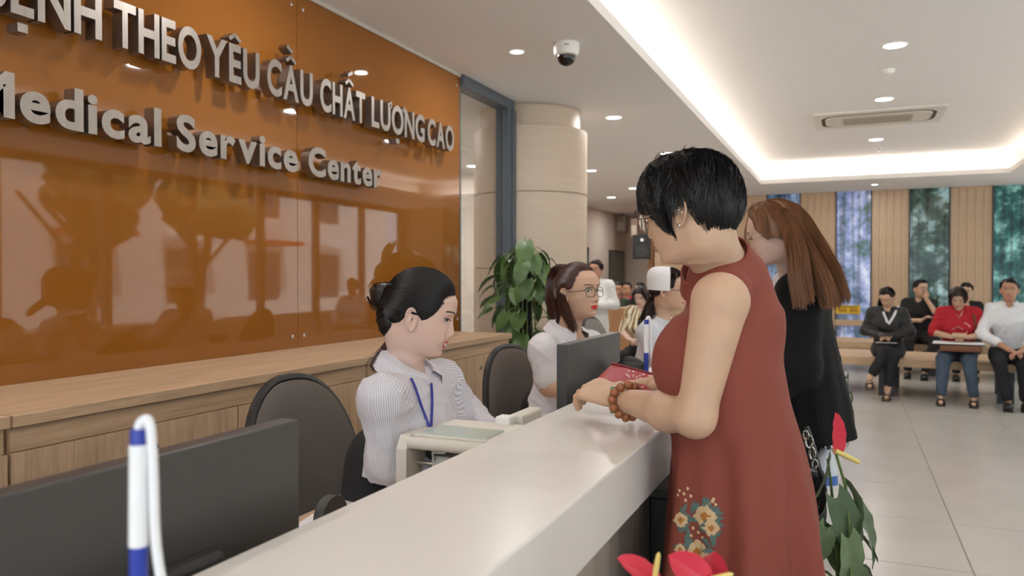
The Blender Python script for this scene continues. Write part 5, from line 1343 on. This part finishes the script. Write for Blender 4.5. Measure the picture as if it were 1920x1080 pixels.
# ------------------------------------------------------------------ waiting people
def seated(base, heading, label, o):
    """o: local joints (x right, y forward, z up) and looks"""
    F, R = frame(heading); base = Vector(base)
    def J(x, y, z): return base+R*x+F*y+UP*z
    p = person((base.x, base.y, 0), label, o.get('group'))
    ln = o.get('lean', .06); sh = o.get('sh', 1.0); pelv = J(0, 0, .56); C = J(o.get('cx', 0), ln, sh)
    hx, hy, hz = o.get('head', (0, ln+.06, sh+.20)); M = hmat(J(hx, hy, hz), heading+math.radians(o.get('turn', 0)), math.radians(o.get('pitch', -10))) @ Matrix.Scale(o.get('hs', .95), 4)
    wd = o.get('w', 1.); Rs = C+R*.148*wd; Ls = C-R*.148*wd
    eR, wR = [J(*q) for q in o.get('armR', ((.22, .12, .76), (.08, .30, .70)))]; eL, wL = [J(*q) for q in o.get('armL', ((-.22, .12, .76), (-.08, .30, .70)))]
    kR, aR = [J(*q) for q in o.get('legR', ((.11, .42, .50), (.11, .44, .10)))]; kL, aL = [J(*q) for q in o.get('legL', ((-.11, .42, .50), (-.11, .44, .10)))]
    skin = o.get('skin', S_mid); vx = o.get('vox', .012)
    pr = neck_prims(M, C+UP*.02)+[cone(C, pelv, .08, .09)]+limb_prims([C-UP*.03, Rs, eR, wR], [.038, .045, .04, .028])+limb_prims([C-UP*.03, Ls, eL, wL], [.038, .045, .04, .028])
    pr += limb_prims([pelv+R*.08, kR, aR], [.075, .052, .036])+limb_prims([pelv-R*.08, kL, aL], [.075, .052, .036])
    fdR = o.get('footR', F); fdL = o.get('footL', F)
    for a, fd in ((aR, fdR), (aL, fdL)): pr.append(cone(a-UP*.05, a+fd*.13-UP*.065, .032, .024))
    hdR = (wR-eR).normalized(); hdL = (wL-eL).normalized()
    body_build(p, M, pr, skin, o.get('lip'), o.get('hairm', H_black), {}, 1., .5, [((wR, o.get('handR', hdR*.6+(wL-wR).normalized()*.5), UP, -1), dict(curl=(.6,)*4)), ((wL, o.get('handL', hdL*.6+(wR-wL).normalized()*.5), UP, 1), dict(curl=(.6,)*4))], vx, .0055)
    sl = o.get('sleeve', .9)
    def slv(s, e, w):
        if sl <= 1: return ([s, s+(e-s)*min(1, sl)], [.058*wd, .056*wd])
        return ([s, e, e+(w-e)*(sl-1)], [.057*wd, .052*wd, .044*wd])
    cl = cloth(o.get('top_name', 'shirt'), shirt_prims(C, F, R, pelv-UP*.02, Ls, Rs, [slv(Rs, eR, wR), slv(Ls, eL, wL)], o.get('bust', 0), wd*1.02), o['top'], p, vx*.9, .035, (), .003, .55, o.get('seed', 1))
    lm = o.get('leg_len', .92)
    cloth('trousers', [cone(pelv+UP*.08, pelv-UP*.03, .14*wd, .155*wd, (F, .85)), cone(pelv+R*.085-UP*.02, kR, .10*wd, .073), cone(kR, kR+(aR-kR)*lm, .072, .054), cone(pelv-R*.085-UP*.02, kL, .10*wd, .073), cone(kL, kL+(aL-kL)*lm, .072, .054)], o.get('bottom', M_trou), p, vx, .02, (), .002, .6, 5)
    for a, fd in ((aR, fdR), (aL, fdL)):
        fd = Vector(fd).normalized(); rt = fd.cross(UP)
        c = a+fd*.06-UP*.05; Rm = Matrix((rt, fd, rt.cross(fd))).transposed()
        mb = MB()
        if o.get('sandal'):
            mb.box(c+Rm @ Vector((0, 0, -.042)), (.085, .24, .018), Rm, .006)
            mb.tube([c+Rm @ Vector((.042*math.cos(t), .05, -.035+.055*math.sin(t))) for t in np.linspace(0, PI, 9)], .009, 6); mb.tube([c+Rm @ Vector((.040*math.cos(t), -.03, -.035+.07*math.sin(t))) for t in np.linspace(0, PI, 9)], .006, 6)
        else: mb.ell(c+Rm @ Vector((0, .01, -.005)), (.048, .135, .045), Rm); mb.box(c+Rm @ Vector((0, .01, -.04)), (.09, .25, .02), Rm, .006)
        mb.build('sandal' if o.get('sandal') else 'shoe', o.get('shoe', M_black), p)
    hm = o.get('hairm', H_black); mb = MB(); style = o.get('hair', 'back')
    if style == 'man':
        lim = lerp_phi([(0, 50), (40, 56), (62, 82), (90, 88), (115, 108), (180, 122)]); th = lambda s, ph: .004+.012*max(0, 1-min(1, s)**3)
    elif style == 'bob':
        lim = lerp_phi([(0, 54), (30, 62), (48, 96), (60, 128), (90, 140), (180, 142)]); th = lambda s, ph: .012+.016*min(1, s)*(1 if abs(ph) > .7 else .2)
    else:
        lim = lerp_phi([(0, 48), (30, 54), (55, 78), (80, 94), (100, 96), (120, 115), (180, 124)]); th = tap(.014)
    cap_into(mb, M, lim, th, 1., n=(18, 36), lump=.0008)
    strands_into(mb, lay_strands(M, lim, th, 260, seed=o.get('seed', 1), length=(.4, .8), drift=.1, over=.04, K=7), .0024, .0014)
    for g, w in o.get('tress', ()): tress_into(mb, [J(*q) for q in g], 60, w, 0, .003, .002, seed=4)
    mb.build('hair', hm, p)
    if o.get('collar'): mb = MB(); collar_into(mb, C+UP*.055+F*.012, UP+F*.25, F, .066, .05, .5, .026, 20, .05); mb.build('collar', o['collar'], p)
    return p, J, M, cl
def on_front(px, p0):
    """where the sight line of a picture column meets a bench's front edge"""
    d = Vector((math.cos(bench_yaw), math.sin(bench_yaw), 0)); r = ray(px, 540); A = np.array(((r.x, -d.x), (r.y, -d.y))); s, t = np.linalg.solve(A, np.array((p0.x, p0.y)))
    return Vector((r.x*s, r.y*s, 0))
BN = Vector((-math.sin(bench_yaw), math.cos(bench_yaw), 0)); HB_ = math.atan2(-BN.y, -BN.x)
M_jkt = mat('black_padded_jacket', (34, 34, 35), .6, bump=.3, bscale=30); M_jean = mat('faded_blue_denim', (70, 84, 100), .9, var=.25, vscale=9); M_red = mat('red_tee_cloth', (176, 26, 40), .85); M_bt = mat('black_tee_cloth', (26, 26, 28), .85)
WAIT = 'people waiting on the benches'
# a. woman in a black jacket with a phone
b0 = on_front(1663, BF)+BN*.20
pa_, J, M, cl = seated(b0, HB_, 'woman in a black jacket with crossed legs, looking at her phone on the bench', dict(group=WAIT, top=M_jkt, top_name='jacket', sleeve=1.9, lean=.10, sh=.98, head=(0, .19, 1.165), pitch=-34, turn=-14, w=1.08, hair='back', tress=(([(.02, .10, 1.18), (.07, .03, 1.12), (.10, 0, 1.02)], [.035, .035, .02]),),
     legR=((-.02, .42, .56), (.15, .50, .24)), legL=((-.08, .40, .50), (-.03, .42, .10)), footR=Vector((0, -1, -.1)), sandal=1, shoe=mat('brown_sandal', (76, 58, 50), .6), leg_len=.78, armR=((.24, .10, .76), (.07, .30, .73)), armL=((-.24, .10, .76), (-.06, .30, .72)), seed=2, skin=S_mid))
mb = MB(); c = J(0, .385, .745); mb.box(c, (.15, .075, .01), rotz(HB_+PI/2) @ Matrix.Rotation(.5, 3, 'X'), .003)
tag(mb.build('phone', M_black, None, c), 'black phone in the hands of the woman in the black jacket', 'phone', 'phones in hands')
bv = bvh_of(cl); mb = MB()
for line in ([(1652, 567), (1656, 585), (1664, 605)], [(1684, 575), (1676, 592), (1666, 608)]):
    pts = [hit(bv, *q, .006)[0] for q in line]; pts = [q for q in pts if q is not None]
    if len(pts) > 1: mb.tube(pts, .014, 6)
if mb.v: mb.build('blouse_collar', M_ws, pa_)
fr_ = [J(-.07, .125, 1.02), J(.07, .125, 1.02), J(.06, .175, .80), J(-.06, .175, .80)]
mb = MB(); mb.add([q+frame(HB_)[0]*.02 for q in fr_]+[q-frame(HB_)[0]*.05 for q in fr_], [(0, 1, 2, 3), (7, 6, 5, 4), (0, 4, 5, 1), (1, 5, 6, 2), (2, 6, 7, 3), (3, 7, 4, 0)]); mb.build('patterned_blouse', mat('patterned_blouse_cloth', (92, 78, 76), .8, var=.6, vscale=40), pa_)
sheet('paper_sheet', [J(.10, .22, .640), J(-.12, .22, .640), J(-.12, .44, .648), J(.10, .44, .648)], M_paper, 'white papers in the lap of the woman in the black jacket', 'paper')
# b. woman in a red shirt
b0 = on_front(1798, BF)+BN*.18
pb_, J, M, cl = seated(b0, HB_, 'woman in a red top and faded jeans holding a phone over a folder', dict(group=WAIT, top=M_red, sleeve=.95, lean=.10, sh=1.0, head=(.01, .20, 1.175), pitch=-34, w=1.12, bust=.9, hair='bob', hairm=H_brown, bottom=M_jean, legR=((.14, .42, .50), (.16, .46, .10)), legL=((-.10, .42, .50), (-.15, .44, .10)), sandal=1, shoe=mat('dark_sandal', (48, 42, 40), .6), armR=((.25, .14, .77), (.07, .33, .74)), armL=((-.25, .14, .77), (-.09, .33, .74)), seed=3))
mb = MB(); c = J(-.01, .42, .765); mb.box(c, (.14, .08, .012), rotz(HB_+PI/2) @ Matrix.Rotation(.5, 3, 'X'), .003)
tag(mb.build('phone', mat('gold_phone', (190, 160, 130), .4), None, c), 'gold phone in the hands of the woman in the red top', 'phone', 'phones in hands')
fo = tag(empty('folder', J(0, .35, .62)), 'white folder on the lap of the woman in the red top', 'folder')
mb = MB(); mb.box(J(0, .36, .665), (.50, .30, .012), rotz(HB_+PI/2), .003); mb.build('cover', mat('folder_dark', (54, 40, 38), .6), fo)
mb = MB(); mb.box(J(0, .36, .677), (.49, .29, .012), rotz(HB_+PI/2), .002); mb.build('sheets', M_paper, fo)
bg = tag(empty('shoulder_bag', J(.02, .36, .56)), 'brown shoulder bag under the folder of the woman in red', 'bag')
mb = MB(); mb.box(J(-.02, .42, .625), (.40, .18, .075), rotz(HB_+PI/2), .02); mb.build('body', mat('brown_leather', (118, 72, 46), .5), bg)
mb = MB(); bv = bvh_of(cl); pts = [hit(bv, x, y, .008)[0] for x, y in ((1824, 574), (1826, 590), (1828, 606), (1828, 622))]; pts = [q for q in pts if q is not None]
if len(pts) > 1: mb.tube(pts, .012, 6); mb.build('strap', mat('brown_leather', (118, 72, 46), .5), bg)
mb = MB(); pts = [hit(bv, x, y, .004)[0] for x, y in ((1788, 574), (1794, 588), (1798, 598), (1803, 588), (1808, 574))]; pts = [q for q in pts if q is not None]
if len(pts) > 1: mb.tube(pts, .004, 5); mb.build('necklace', M_chrome, pb_)
mb = MB()
for line in ([(1808, 605), (1818, 612)], [(1818, 612), (1812, 624)], [(1784, 618), (1796, 612)], [(1796, 612), (1806, 618)]):
    pts = [hit(bv, x, y, .004)[0] for x, y in line]
    if None not in pts: mb.tube(pts, .008 if line[0][0] > 1800 and line[0][1] < 616 else .004, 5)
if mb.v: mb.build('shirt_print', mat('pink_print', (220, 150, 150), .7), pb_)
# c. man in a white shirt
b0 = on_front(1893, BF)+BN*.16
seated(b0, HB_, 'man in a white shirt and black trousers at the right picture edge of the bench', dict(group=WAIT, top=mat('bright_white_shirt', (228, 228, 230), .8), collar=M_ws, sleeve=1.55, lean=.10, sh=1.05, head=(.0, .14, 1.265), pitch=-2, turn=-5, w=1.12, hair='man', skin=S_tan, legR=((.10, .44, .50), (.02, .50, .10)), legL=((-.12, .42, .50), (-.14, .44, .10)), armR=((.26, .20, .78), (.0, .42, .62)), armL=((-.26, .2, .78), (-.10, .44, .62)), seed=5, hs=1.))
# d. man in a black t-shirt on the rear bench, hand at his face
b0 = on_front(1722, BF2)+BN*.18
seated(b0, HB_, 'man in a black t-shirt resting his face on his hand on the rear bench', dict(group=WAIT, top=M_bt, sleeve=.95, lean=.05, sh=1.03, head=(-.03, .14, 1.24), pitch=-4, turn=38, w=1.1, hair='man', skin=S_mid, armL=((-.24, .24, .86), (-.10, .22, 1.10)), armR=((.25, .16, .78), (-.05, .34, .80)), handL=UP, legL=((-.22, .40, .52), (-.10, .52, .10)), seed=6, hs=1.))
# e. person almost hidden behind the woman in red
b0 = on_front(1812, BF2)+BN*.2
seated(b0, HB_, 'dark-haired person almost hidden behind the woman in the red top', dict(group=WAIT, top=M_bt, sh=1.0, head=(0, .1, 1.205), hair='man', seed=7, vox=.014))
# far left group
gb = on_front(1160, Vector((-4.2, 12.3, 0)))
ob = P(1175, 600, 12.8); bench_yaw = 0.
bench((-4.05, 11.95, 0), 1.75, 1.3, 'far bench under the seated people in green, pink and black', 6)
FAR = 'people seated far behind the receptionists'
for px, d, lab, top, sk, tn, kw in ((1151, 12.35, 'distant seated person in dark green beside the settle', mat('dark_green_cloth', (58, 70, 56), .85), S_tan, 20, dict(bottom=mat('green_trousers', (50, 62, 48), .85), sleeve=1.8)),
                  (1173, 13.15, 'distant seated person in a pink top', mat('pink_top_cloth', (196, 52, 86), .85), S_tan, 0, dict(bottom=mat('green_trousers', (50, 62, 48), .85), sleeve=.7)),
                  (1203, 12.1, 'distant seated person in black seen beside the nurse cap', M_bt, S_mid, -25, dict(sleeve=.9))):
    q = P(px, 540, d); seated((q.x, q.y+.10, 0), math.radians(-80+tn), lab, dict(group=FAR, top=top, skin=sk, hair='man', sh=1.0, head=(0, .1, 1.2), pitch=-6, vox=.014, seed=int(px), **kw))
q = P(1208, 560, 9.0)
_, _, _, ob = seated((q.x, q.y, .0), math.radians(-95), 'woman in a gold striped blouse, head bowed, seated behind the nurse', dict(group=FAR, top=striped('gold_striped_blouse', (140, 112, 66), (232, 222, 200), 22, (1, 0, 0), 1.), sleeve=1.0, hair='bob', hairm=H_brown, sh=1.0, head=(0, .13, 1.185), pitch=-26, skin=S_fair, vox=.012, seed=15, bust=.8))
F_, R_ = frame(math.radians(-95)); qb = Vector((q.x, q.y, 0)); stripe_attr(ob, [(qb+UP*.5, qb+UP*1.05, .15, -F_), (qb+R_*.16+UP*1., qb+R_*.22+F_*.12+UP*.76, .06, -F_), (qb-R_*.16+UP*1., qb-R_*.22+F_*.12+UP*.76, .06, -F_)])
stl = tag(empty('stool', (q.x, q.y, 0)), 'dark stool under the woman in the gold striped blouse', 'stool')
box_obj('seat', (q.x-.2, q.y-.2, .40), (q.x+.2, q.y+.2, .45), M_dark, stl, .01)
for sx in (-1, 1):
    for sy in (-1, 1): box_obj('leg', (q.x+sx*.17-.015, q.y+sy*.17-.015, 0), (q.x+sx*.17+.015, q.y+sy*.17+.015, .40), M_black, stl)
# standing staff member in a white coat
q = P(1117, 540, 9.8); q = Vector((q.x, q.y, 0)); F, R = frame(math.radians(-72)); pw = person(q, 'staff member in a white coat standing by the column with arms folded')
M = hmat(q+UP*1.50+F*.02, math.radians(-95), math.radians(-6)) @ Matrix.Scale(.95, 4); C = q+UP*1.30; Rs = C+R*.17; Ls = C-R*.17
eR = C+R*.24-UP*.25; wR = eR+F*.18-R*.2; eL = C-R*.24-UP*.25; wL = eL+F*.2+R*.2
body_build(pw, M, neck_prims(M, C+UP*.02)+[cone(C, C-UP*.3, .09, .09)]+limb_prims([C-UP*.03, Rs, eR, wR], [.038, .04, .036, .028])+limb_prims([C-UP*.03, Ls, eL, wL], [.038, .04, .036, .028]), S_tan, L_nat, H_black, {}, 1., .5, [((wR, -R, UP, -1), {}), ((wL, R, UP, 1), {})], .012, .006)
cloth('coat', shirt_prims(C, F, R, C-UP*.5, Ls, Rs, [([Rs, eR, wR], [.068, .058, .05]), ([Ls, eL, wL], [.068, .058, .05])], .6)+[cone(C-UP*.45, C-UP*.85, .16, .19, (F, .8))], mat('white_coat_cloth', (222, 222, 220), .85), pw, .012, .035, (), .0014, .4, 3)
lg = []
for s in (-1, 1):
    a = q+R*s*.09; lg += [cone(a+UP*.6, a+UP*.1, .07, .05)]
    mb = MB(); mb.ell(a+F*.05+UP*.05, (.045, .12, .05), rotz(math.radians(-162))); mb.build('shoe', M_black, pw)
cloth('trousers', lg, M_trou, pw, .014)
mb = MB(); lim = lerp_phi([(0, 50), (40, 60), (60, 90), (100, 110), (180, 135)]); cap_into(mb, M, lim, tap(.018), 1., n=(16, 32)); strands_into(mb, lay_strands(M, lim, tap(.018), 300, seed=5, length=(.4, .8)), .002, .001); mb.build('hair', H_black, pw)

# ------------------------------------------------------------------ plants
M_leaf = mat('pothos_leaf', (84, 112, 62), .35, var=.25, vscale=9); M_leaf2 = mat('anthurium_leaf', (84, 104, 74), .4, var=.22, vscale=10); M_leaf3 = mat('anthurium_young_leaf', (110, 130, 92), .42, var=.2, vscale=10); M_stem = mat('green_stem', (96, 116, 62), .5); M_spathe = mat('red_spathe', (206, 44, 66), .28); M_spadix = mat('yellow_spadix', (226, 206, 120), .5)
def leaf_data(name, L, W, droop, cup, lobes, m, nu=9, nv=7):
    """heart leaf: attaches at the origin, runs along +Y, upper side +Z"""
    rows = []
    for i in range(nu):
        t = i/(nu-1); row = []
        w = W*.5*min(1.06, ((t+.035)**.40)*((1.-t)**.72)*1.78) if t < 1 else 0
        for j in range(nv):
            s = -1+2*j/(nv-1); back = lobes*L*(abs(s)**1.5)*max(0, 1-t*4)
            y = L*t-back; z = -droop*L*t*t+cup*abs(s)*w*1.1-.0
            z += .012*L*math.sin(t*22)*abs(s)
            row.append((s*w, y, z))
        rows.append(row)
    mb = MB(); mb.grid(rows)
    me = bpy.data.meshes.new(name); me.from_pydata(mb.v, [], mb.f); me.materials.append(m); me.polygons.foreach_set('use_smooth', [True]*len(me.polygons)); me.update(); return me
def put_leaf(name, me, parent, pos, out, up, s=1.):
    """out: direction of the tip, up: upper side"""
    y = Vector(out).normalized(); z = Vector(up); z = (z-y*z.dot(y)).normalized(); x = y.cross(z)
    o = link(name, me, parent); R = Matrix((x, y, z)).transposed().to_4x4()
    o.matrix_local = Matrix.Translation(Vector(pos)-ORG[parent.name]) @ R @ Matrix.Scale(s, 4); return o
LD = [leaf_data('leaf', .17, .135, .25, .12, .16, M_leaf), leaf_data('leaf', .15, .11, .45, .2, .14, M_leaf)]
pc = Vector((-2.17, 5.22, 0)); po = tag(empty('potted_pothos', pc), 'leafy green pothos climbing a black pole between the cabinet and the column', 'plant')
mb = MB(); mb.lathe([(.0, .0), (.15, .0), (.19, .34), (.20, .36), (.18, .36), (.17, .32), (0, .32)], pc, 28); mb.build('pot', mat('dark_pot', (52, 46, 44), .5), po)
mb = MB(); mb.lathe([(.045, .32), (.045, 1.46), (0, 1.47)], pc, 14); mb.build('moss_pole', mat('black_pole', (26, 24, 24), .9), po)
rr = random.Random(11); stems = MB()
for k in range(92):
    z = rr.uniform(.62, 1.62) if k > 14 else rr.uniform(1.45, 1.66); a = rr.uniform(0, 2*PI); rad = rr.uniform(.10, .26)*(1-.35*max(0, z-1.35)/.3)
    d = Vector((math.cos(a), math.sin(a), 0)); pos = pc+d*rad+UP*z
    out = d*rr.uniform(.3, .9)+UP*rr.uniform(-1.0, -.25)+Vector((rr.uniform(-.3, .3), rr.uniform(-.3, .3), 0)); up = d*.8+UP*.7+Vector((rr.uniform(-.3, .3), rr.uniform(-.3, .3), 0))
    put_leaf('leaf', LD[k % 2], po, pos, out, up, rr.uniform(.75, 1.15))
    stems.tube(smooth([pc+d*.03+UP*(z-.12), pc+d*rad*.6+UP*(z+.03), pos], 3), .0035, 5)
tag(stems.build('stems', M_stem, po), kind='stuff')
for k in range(8):
    a = rr.uniform(0, 6.3); mb = MB(); d = Vector((math.cos(a), math.sin(a), 0)); mb.tube(smooth([pc+d*.05+UP*.34, pc+d*.12+UP*.7, pc+d*.08+UP*1.1, pc+d*.1+UP*1.4], 4), .006, 6); mb.build('vine', M_stem, po)

AL = [leaf_data('leaf', .23, .105, .35, .22, .16, M_leaf2, 13, 9), leaf_data('leaf', .20, .095, .55, .3, .16, M_leaf3, 13, 9)]
SP = leaf_data('spathe', .11, .095, -.15, .35, .14, M_spathe, 10, 9)
def anthurium(base, label, leaves, flowers, h=.42):
    base = Vector(base); pl = tag(empty('potted_anthurium', base), label, 'plant', 'anthuriums along the counter front')
    mb = MB(); mb.lathe([(0, 0), (.12, 0), (.155, h-.02), (.16, h), (.145, h), (.14, h-.03), (0, h-.03)], base, 28); mb.build('pot', mat('white_pot', (222, 218, 212), .4), pl)
    for k, (pos, out, up, s) in enumerate(leaves):
        o = put_leaf('leaf', AL[k % 2], pl, pos, out, up, s)
        mb = MB(); b0 = base+UP*(h-.03)+Vector((rr.uniform(-.04, .04), rr.uniform(-.04, .04), 0)); mb.tube(smooth([b0, (b0+Vector(pos))/2+UP*.08, Vector(pos)], 5), .004, 6); mb.build('leaf_stalk', M_stem, pl)
    for pos, out, up, sd, s in flowers:
        o = put_leaf('spathe', SP, pl, pos, out, up, s)
        mb = MB(); q = Vector(pos); e = q+Vector(sd).normalized()*.075*s; mb.tube([q, q+(e-q)*.5, q+(e-q)*.9, e], [.007*s, .0075*s, .006*s, .002*s], 10); mb.build('spadix', M_spadix, pl)
        mb = MB(); b0 = base+UP*(h-.03); mb.tube(smooth([b0, (b0+q)/2+Vector((.02, .02, .06)), q], 6), .004, 6); mb.build('flower_stalk', M_stem, pl)
    return pl
def rl(n, c, r, z0, z1, seed):
    r_ = random.Random(seed); out = []
    for k in range(n):
        a = r_.uniform(0, 2*PI); d = Vector((math.cos(a), math.sin(a), 0)); out.append((Vector(c)+d*r*r_.uniform(.5, 1)+UP*r_.uniform(z0, z1), d*.6-UP*r_.uniform(.3, 1.), d*.7+UP*.8, r_.uniform(.8, 1.1)))
    return out
B1 = P(1300, 1300, 1.0); B1 = Vector((B1.x, B1.y, 0))
anthurium(B1, 'red anthurium flowers at the bottom edge in front of the rust dress', rl(9, B1, .16, .60, .78, 3),
     [(P(1226, 1092, .98), -RGT*1.0+UP*.50, UP+RGT*.3-FWD*.5, UP*.9+RGT*.15, .52), (P(1318, 1090, .96), -RGT*.9+UP*.62, UP*.6-FWD*1., RGT*.9+UP*.36-FWD*.3, .52), (P(1322, 1096, .99), RGT*.1+UP*.9-FWD*.3, -FWD*1+UP*.2, RGT*1.+UP*.16-FWD*.2, .54)], .5)
B2 = P(1580, 1300, 2.22); B2 = Vector((B2.x+.02, B2.y, 0)); D = 2.2
lv2 = [(P(1568, 935, D), RGT*.35-UP*.75, -FWD+UP*.5, 1.0), (P(1590, 1010, D-.03), RGT*.2-UP*1.0, -FWD+RGT*.2+UP*.3, .95), (P(1602, 945, D+.05), RGT*.55-UP*.8, RGT*.6-FWD*.6+UP*.4, .95), (P(1585, 905, D+.02), RGT*.5-UP*.6, UP+RGT*.5, .75),
       (P(1560, 985, D+.03), RGT*.25-UP*.9, -RGT*.3-FWD, .85), (P(1578, 985, D+.10), RGT*.8-UP*.25, UP+RGT*.2, .7), (P(1552, 860, D+.06), -RGT*.05-UP*.9, RGT-FWD*.5, .7), (P(1548, 990, D), -RGT*.3-UP*.8, -FWD, .9)]
anthurium(B2, 'anthurium with one red flower standing beside the rust dress', lv2+rl(4, B2, .15, .50, .62, 8), [(P(1566, 845, D), UP*1.0-RGT*.16, RGT*.5-FWD*.55, RGT*.85-UP*.42-FWD*.1, 1.02)])
B3 = P(1522, 900, 4.3); B3 = Vector((B3.x+.0, B3.y+.1, 0))
anthurium(B3, 'anthurium mostly hidden behind the black coat hem', [(P(1588, 705, 4.3), RGT*.1-UP, RGT*.8-FWD*.4, .85), (P(1594, 735, 4.35), RGT*.3-UP, RGT-FWD*.2, .55)]+rl(8, B3, .14, .60, .85, 5), [])

# ------------------------------------------------------------------ handbag and carrier bag beside the customers
hb = tag(empty('handbag', P(1520, 920, 2.42)), 'black leather handbag with chrome rings hanging behind the rust dress', 'handbag')
mb = MB(); c = P(1508, 912, 2.44); mb.box(c, (.12, .07, .12), rotz(YAW), .02); mb.build('body', mat('black_leather', (28, 26, 26), .35), hb)
path = [P(1512, 800, 2.42), P(1524, 835, 2.40), P(1534, 872, 2.38), P(1545, 915, 2.38), P(1543, 950, 2.38), P(1532, 962, 2.39), P(1522, 940, 2.40), P(1520, 905, 2.40)]
mb = MB(); mb.tube(smooth(path, 6), .008, 8); mb.build('strap', mat('black_leather', (28, 26, 26), .35), hb)
for (x, y, r, tl) in ((1517, 828, .016, .3), (1523, 850, .016, 1.0), (1528, 871, .012, .2), (1511, 816, .012, .8)):
    c = P(x, y, 2.37); e1 = (RGT*math.cos(tl)-FWD*math.sin(tl)); mb = MB(); mb.tube([c+e1*(r*.6*math.cos(a))+UP*(r*1.15*math.sin(a)) for a in np.linspace(0, 2*PI, 21)[:-1]], .0032, 6, False, True); mb.build('ring', M_chrome, hb)
cb = tag(empty('carrier_bag', P(1552, 905, 2.68)), 'white and blue plastic bag showing between the coat and the anthurium', 'bag')
c = P(1548, 880, 2.70); mb = MB()
rows = [[c+RGT*(w*math.cos(a))+FWD*(.03*math.sin(a))+UP*z for a in np.linspace(0, 2*PI, 17)] for z, w in ((.075, .012), (.05, .028), (0, .038), (-.05, .042), (-.06, .03))]
mb.grid(rows); mb.build('bag_body', mat('white_plastic_film', (214, 220, 228), .4), cb)
mb = MB(); rows = [[c+RGT*((w+.001)*math.cos(a))+FWD*(.031*math.sin(a))+UP*z for a in np.linspace(0, 2*PI, 17)] for z, w in ((-.018, .0395), (-.051, .043))]; mb.grid(rows); mb.build('blue_print', mat('blue_print', (70, 110, 180), .4), cb)
mb = MB(); mb.tube([c+UP*.07, c+UP*.12-RGT*.01, c+UP*.16-RGT*.03], .004, 6); mb.build('handle', mat('white_plastic_film', (214, 220, 228), .4), cb)

# ------------------------------------------------------------------ street seen mirrored in the orange glass
def tree(x, y, s, lab):
    t = tag(empty('tree', (x, y, -.15)), lab, 'tree', 'street trees outside the glazing')
    mb = MB(); mb.tube(smooth([(x, y, -.15), (x+.1, y, 1.2), (x-.05, y+.1, 2.2), (x+.1, y, 3.)], 4), .10*s, 8); mb.tube([(x, y, 1.6), (x-.4, y+.7, 2.6)], .05*s, 6); mb.tube([(x, y, 1.7), (x+.3, y-.7, 2.7)], .05*s, 6); mb.build('trunk', mat('tree_bark', (70, 56, 46), .9), t)
    r_ = random.Random(int(x*10+y)); cloth('crown', [ellp((x+r_.uniform(-.9, .9)*s, y+r_.uniform(-1.1, 1.1)*s, 3.0+r_.uniform(-.5, .9)*s), (.55*s, .6*s, .5*s)) for _ in range(9)], mat('tree_leaves', (62, 84, 44), .8, var=.5, vscale=6), t, .10, .05, (), .06, .12, 2, 1)
for x, y, s, l in ((8.8, 6.4, 1., 'street tree nearest the entrance glazing'), (8.2, 10.6, 1.1, 'street tree midway along the glazing'), (8.0, 13.2, .9, 'street tree at the far end of the glazing'), (8.8, 1.6, 1.1, 'street tree beside the camera end of the glazing'), (5.6, 4.2, .7, 'street tree close to the glazing, mirrored at the left picture edge'), (5.7, 8.3, .7, 'street tree mirrored behind the smiling receptionist')): tree(x, y, s, l)
bd = tag(empty('building', (15, 10, -.15)), 'pale street building opposite the glazing, seen mirrored in the orange glass', 'building')
box_obj('wall', (14, -6, -.15), (18, 30, 7), mat('pale_render', (214, 208, 200), .9), bd)
for k in range(9):
    for z in (.6, 3.6):
        box_obj('window', (13.97, -4+k*3.6, z), (14.0, -2.4+k*3.6, z+1.7), mat('dark_panes', (70, 78, 86), .2), bd)
    box_obj('awning', (13.0, -4.2+k*3.6, 2.55), (14.0, -2.2+k*3.6, 2.7), mat('red_awning' if k % 2 else 'white_awning', (170, 60, 40) if k % 2 else (220, 220, 220), .8), bd)
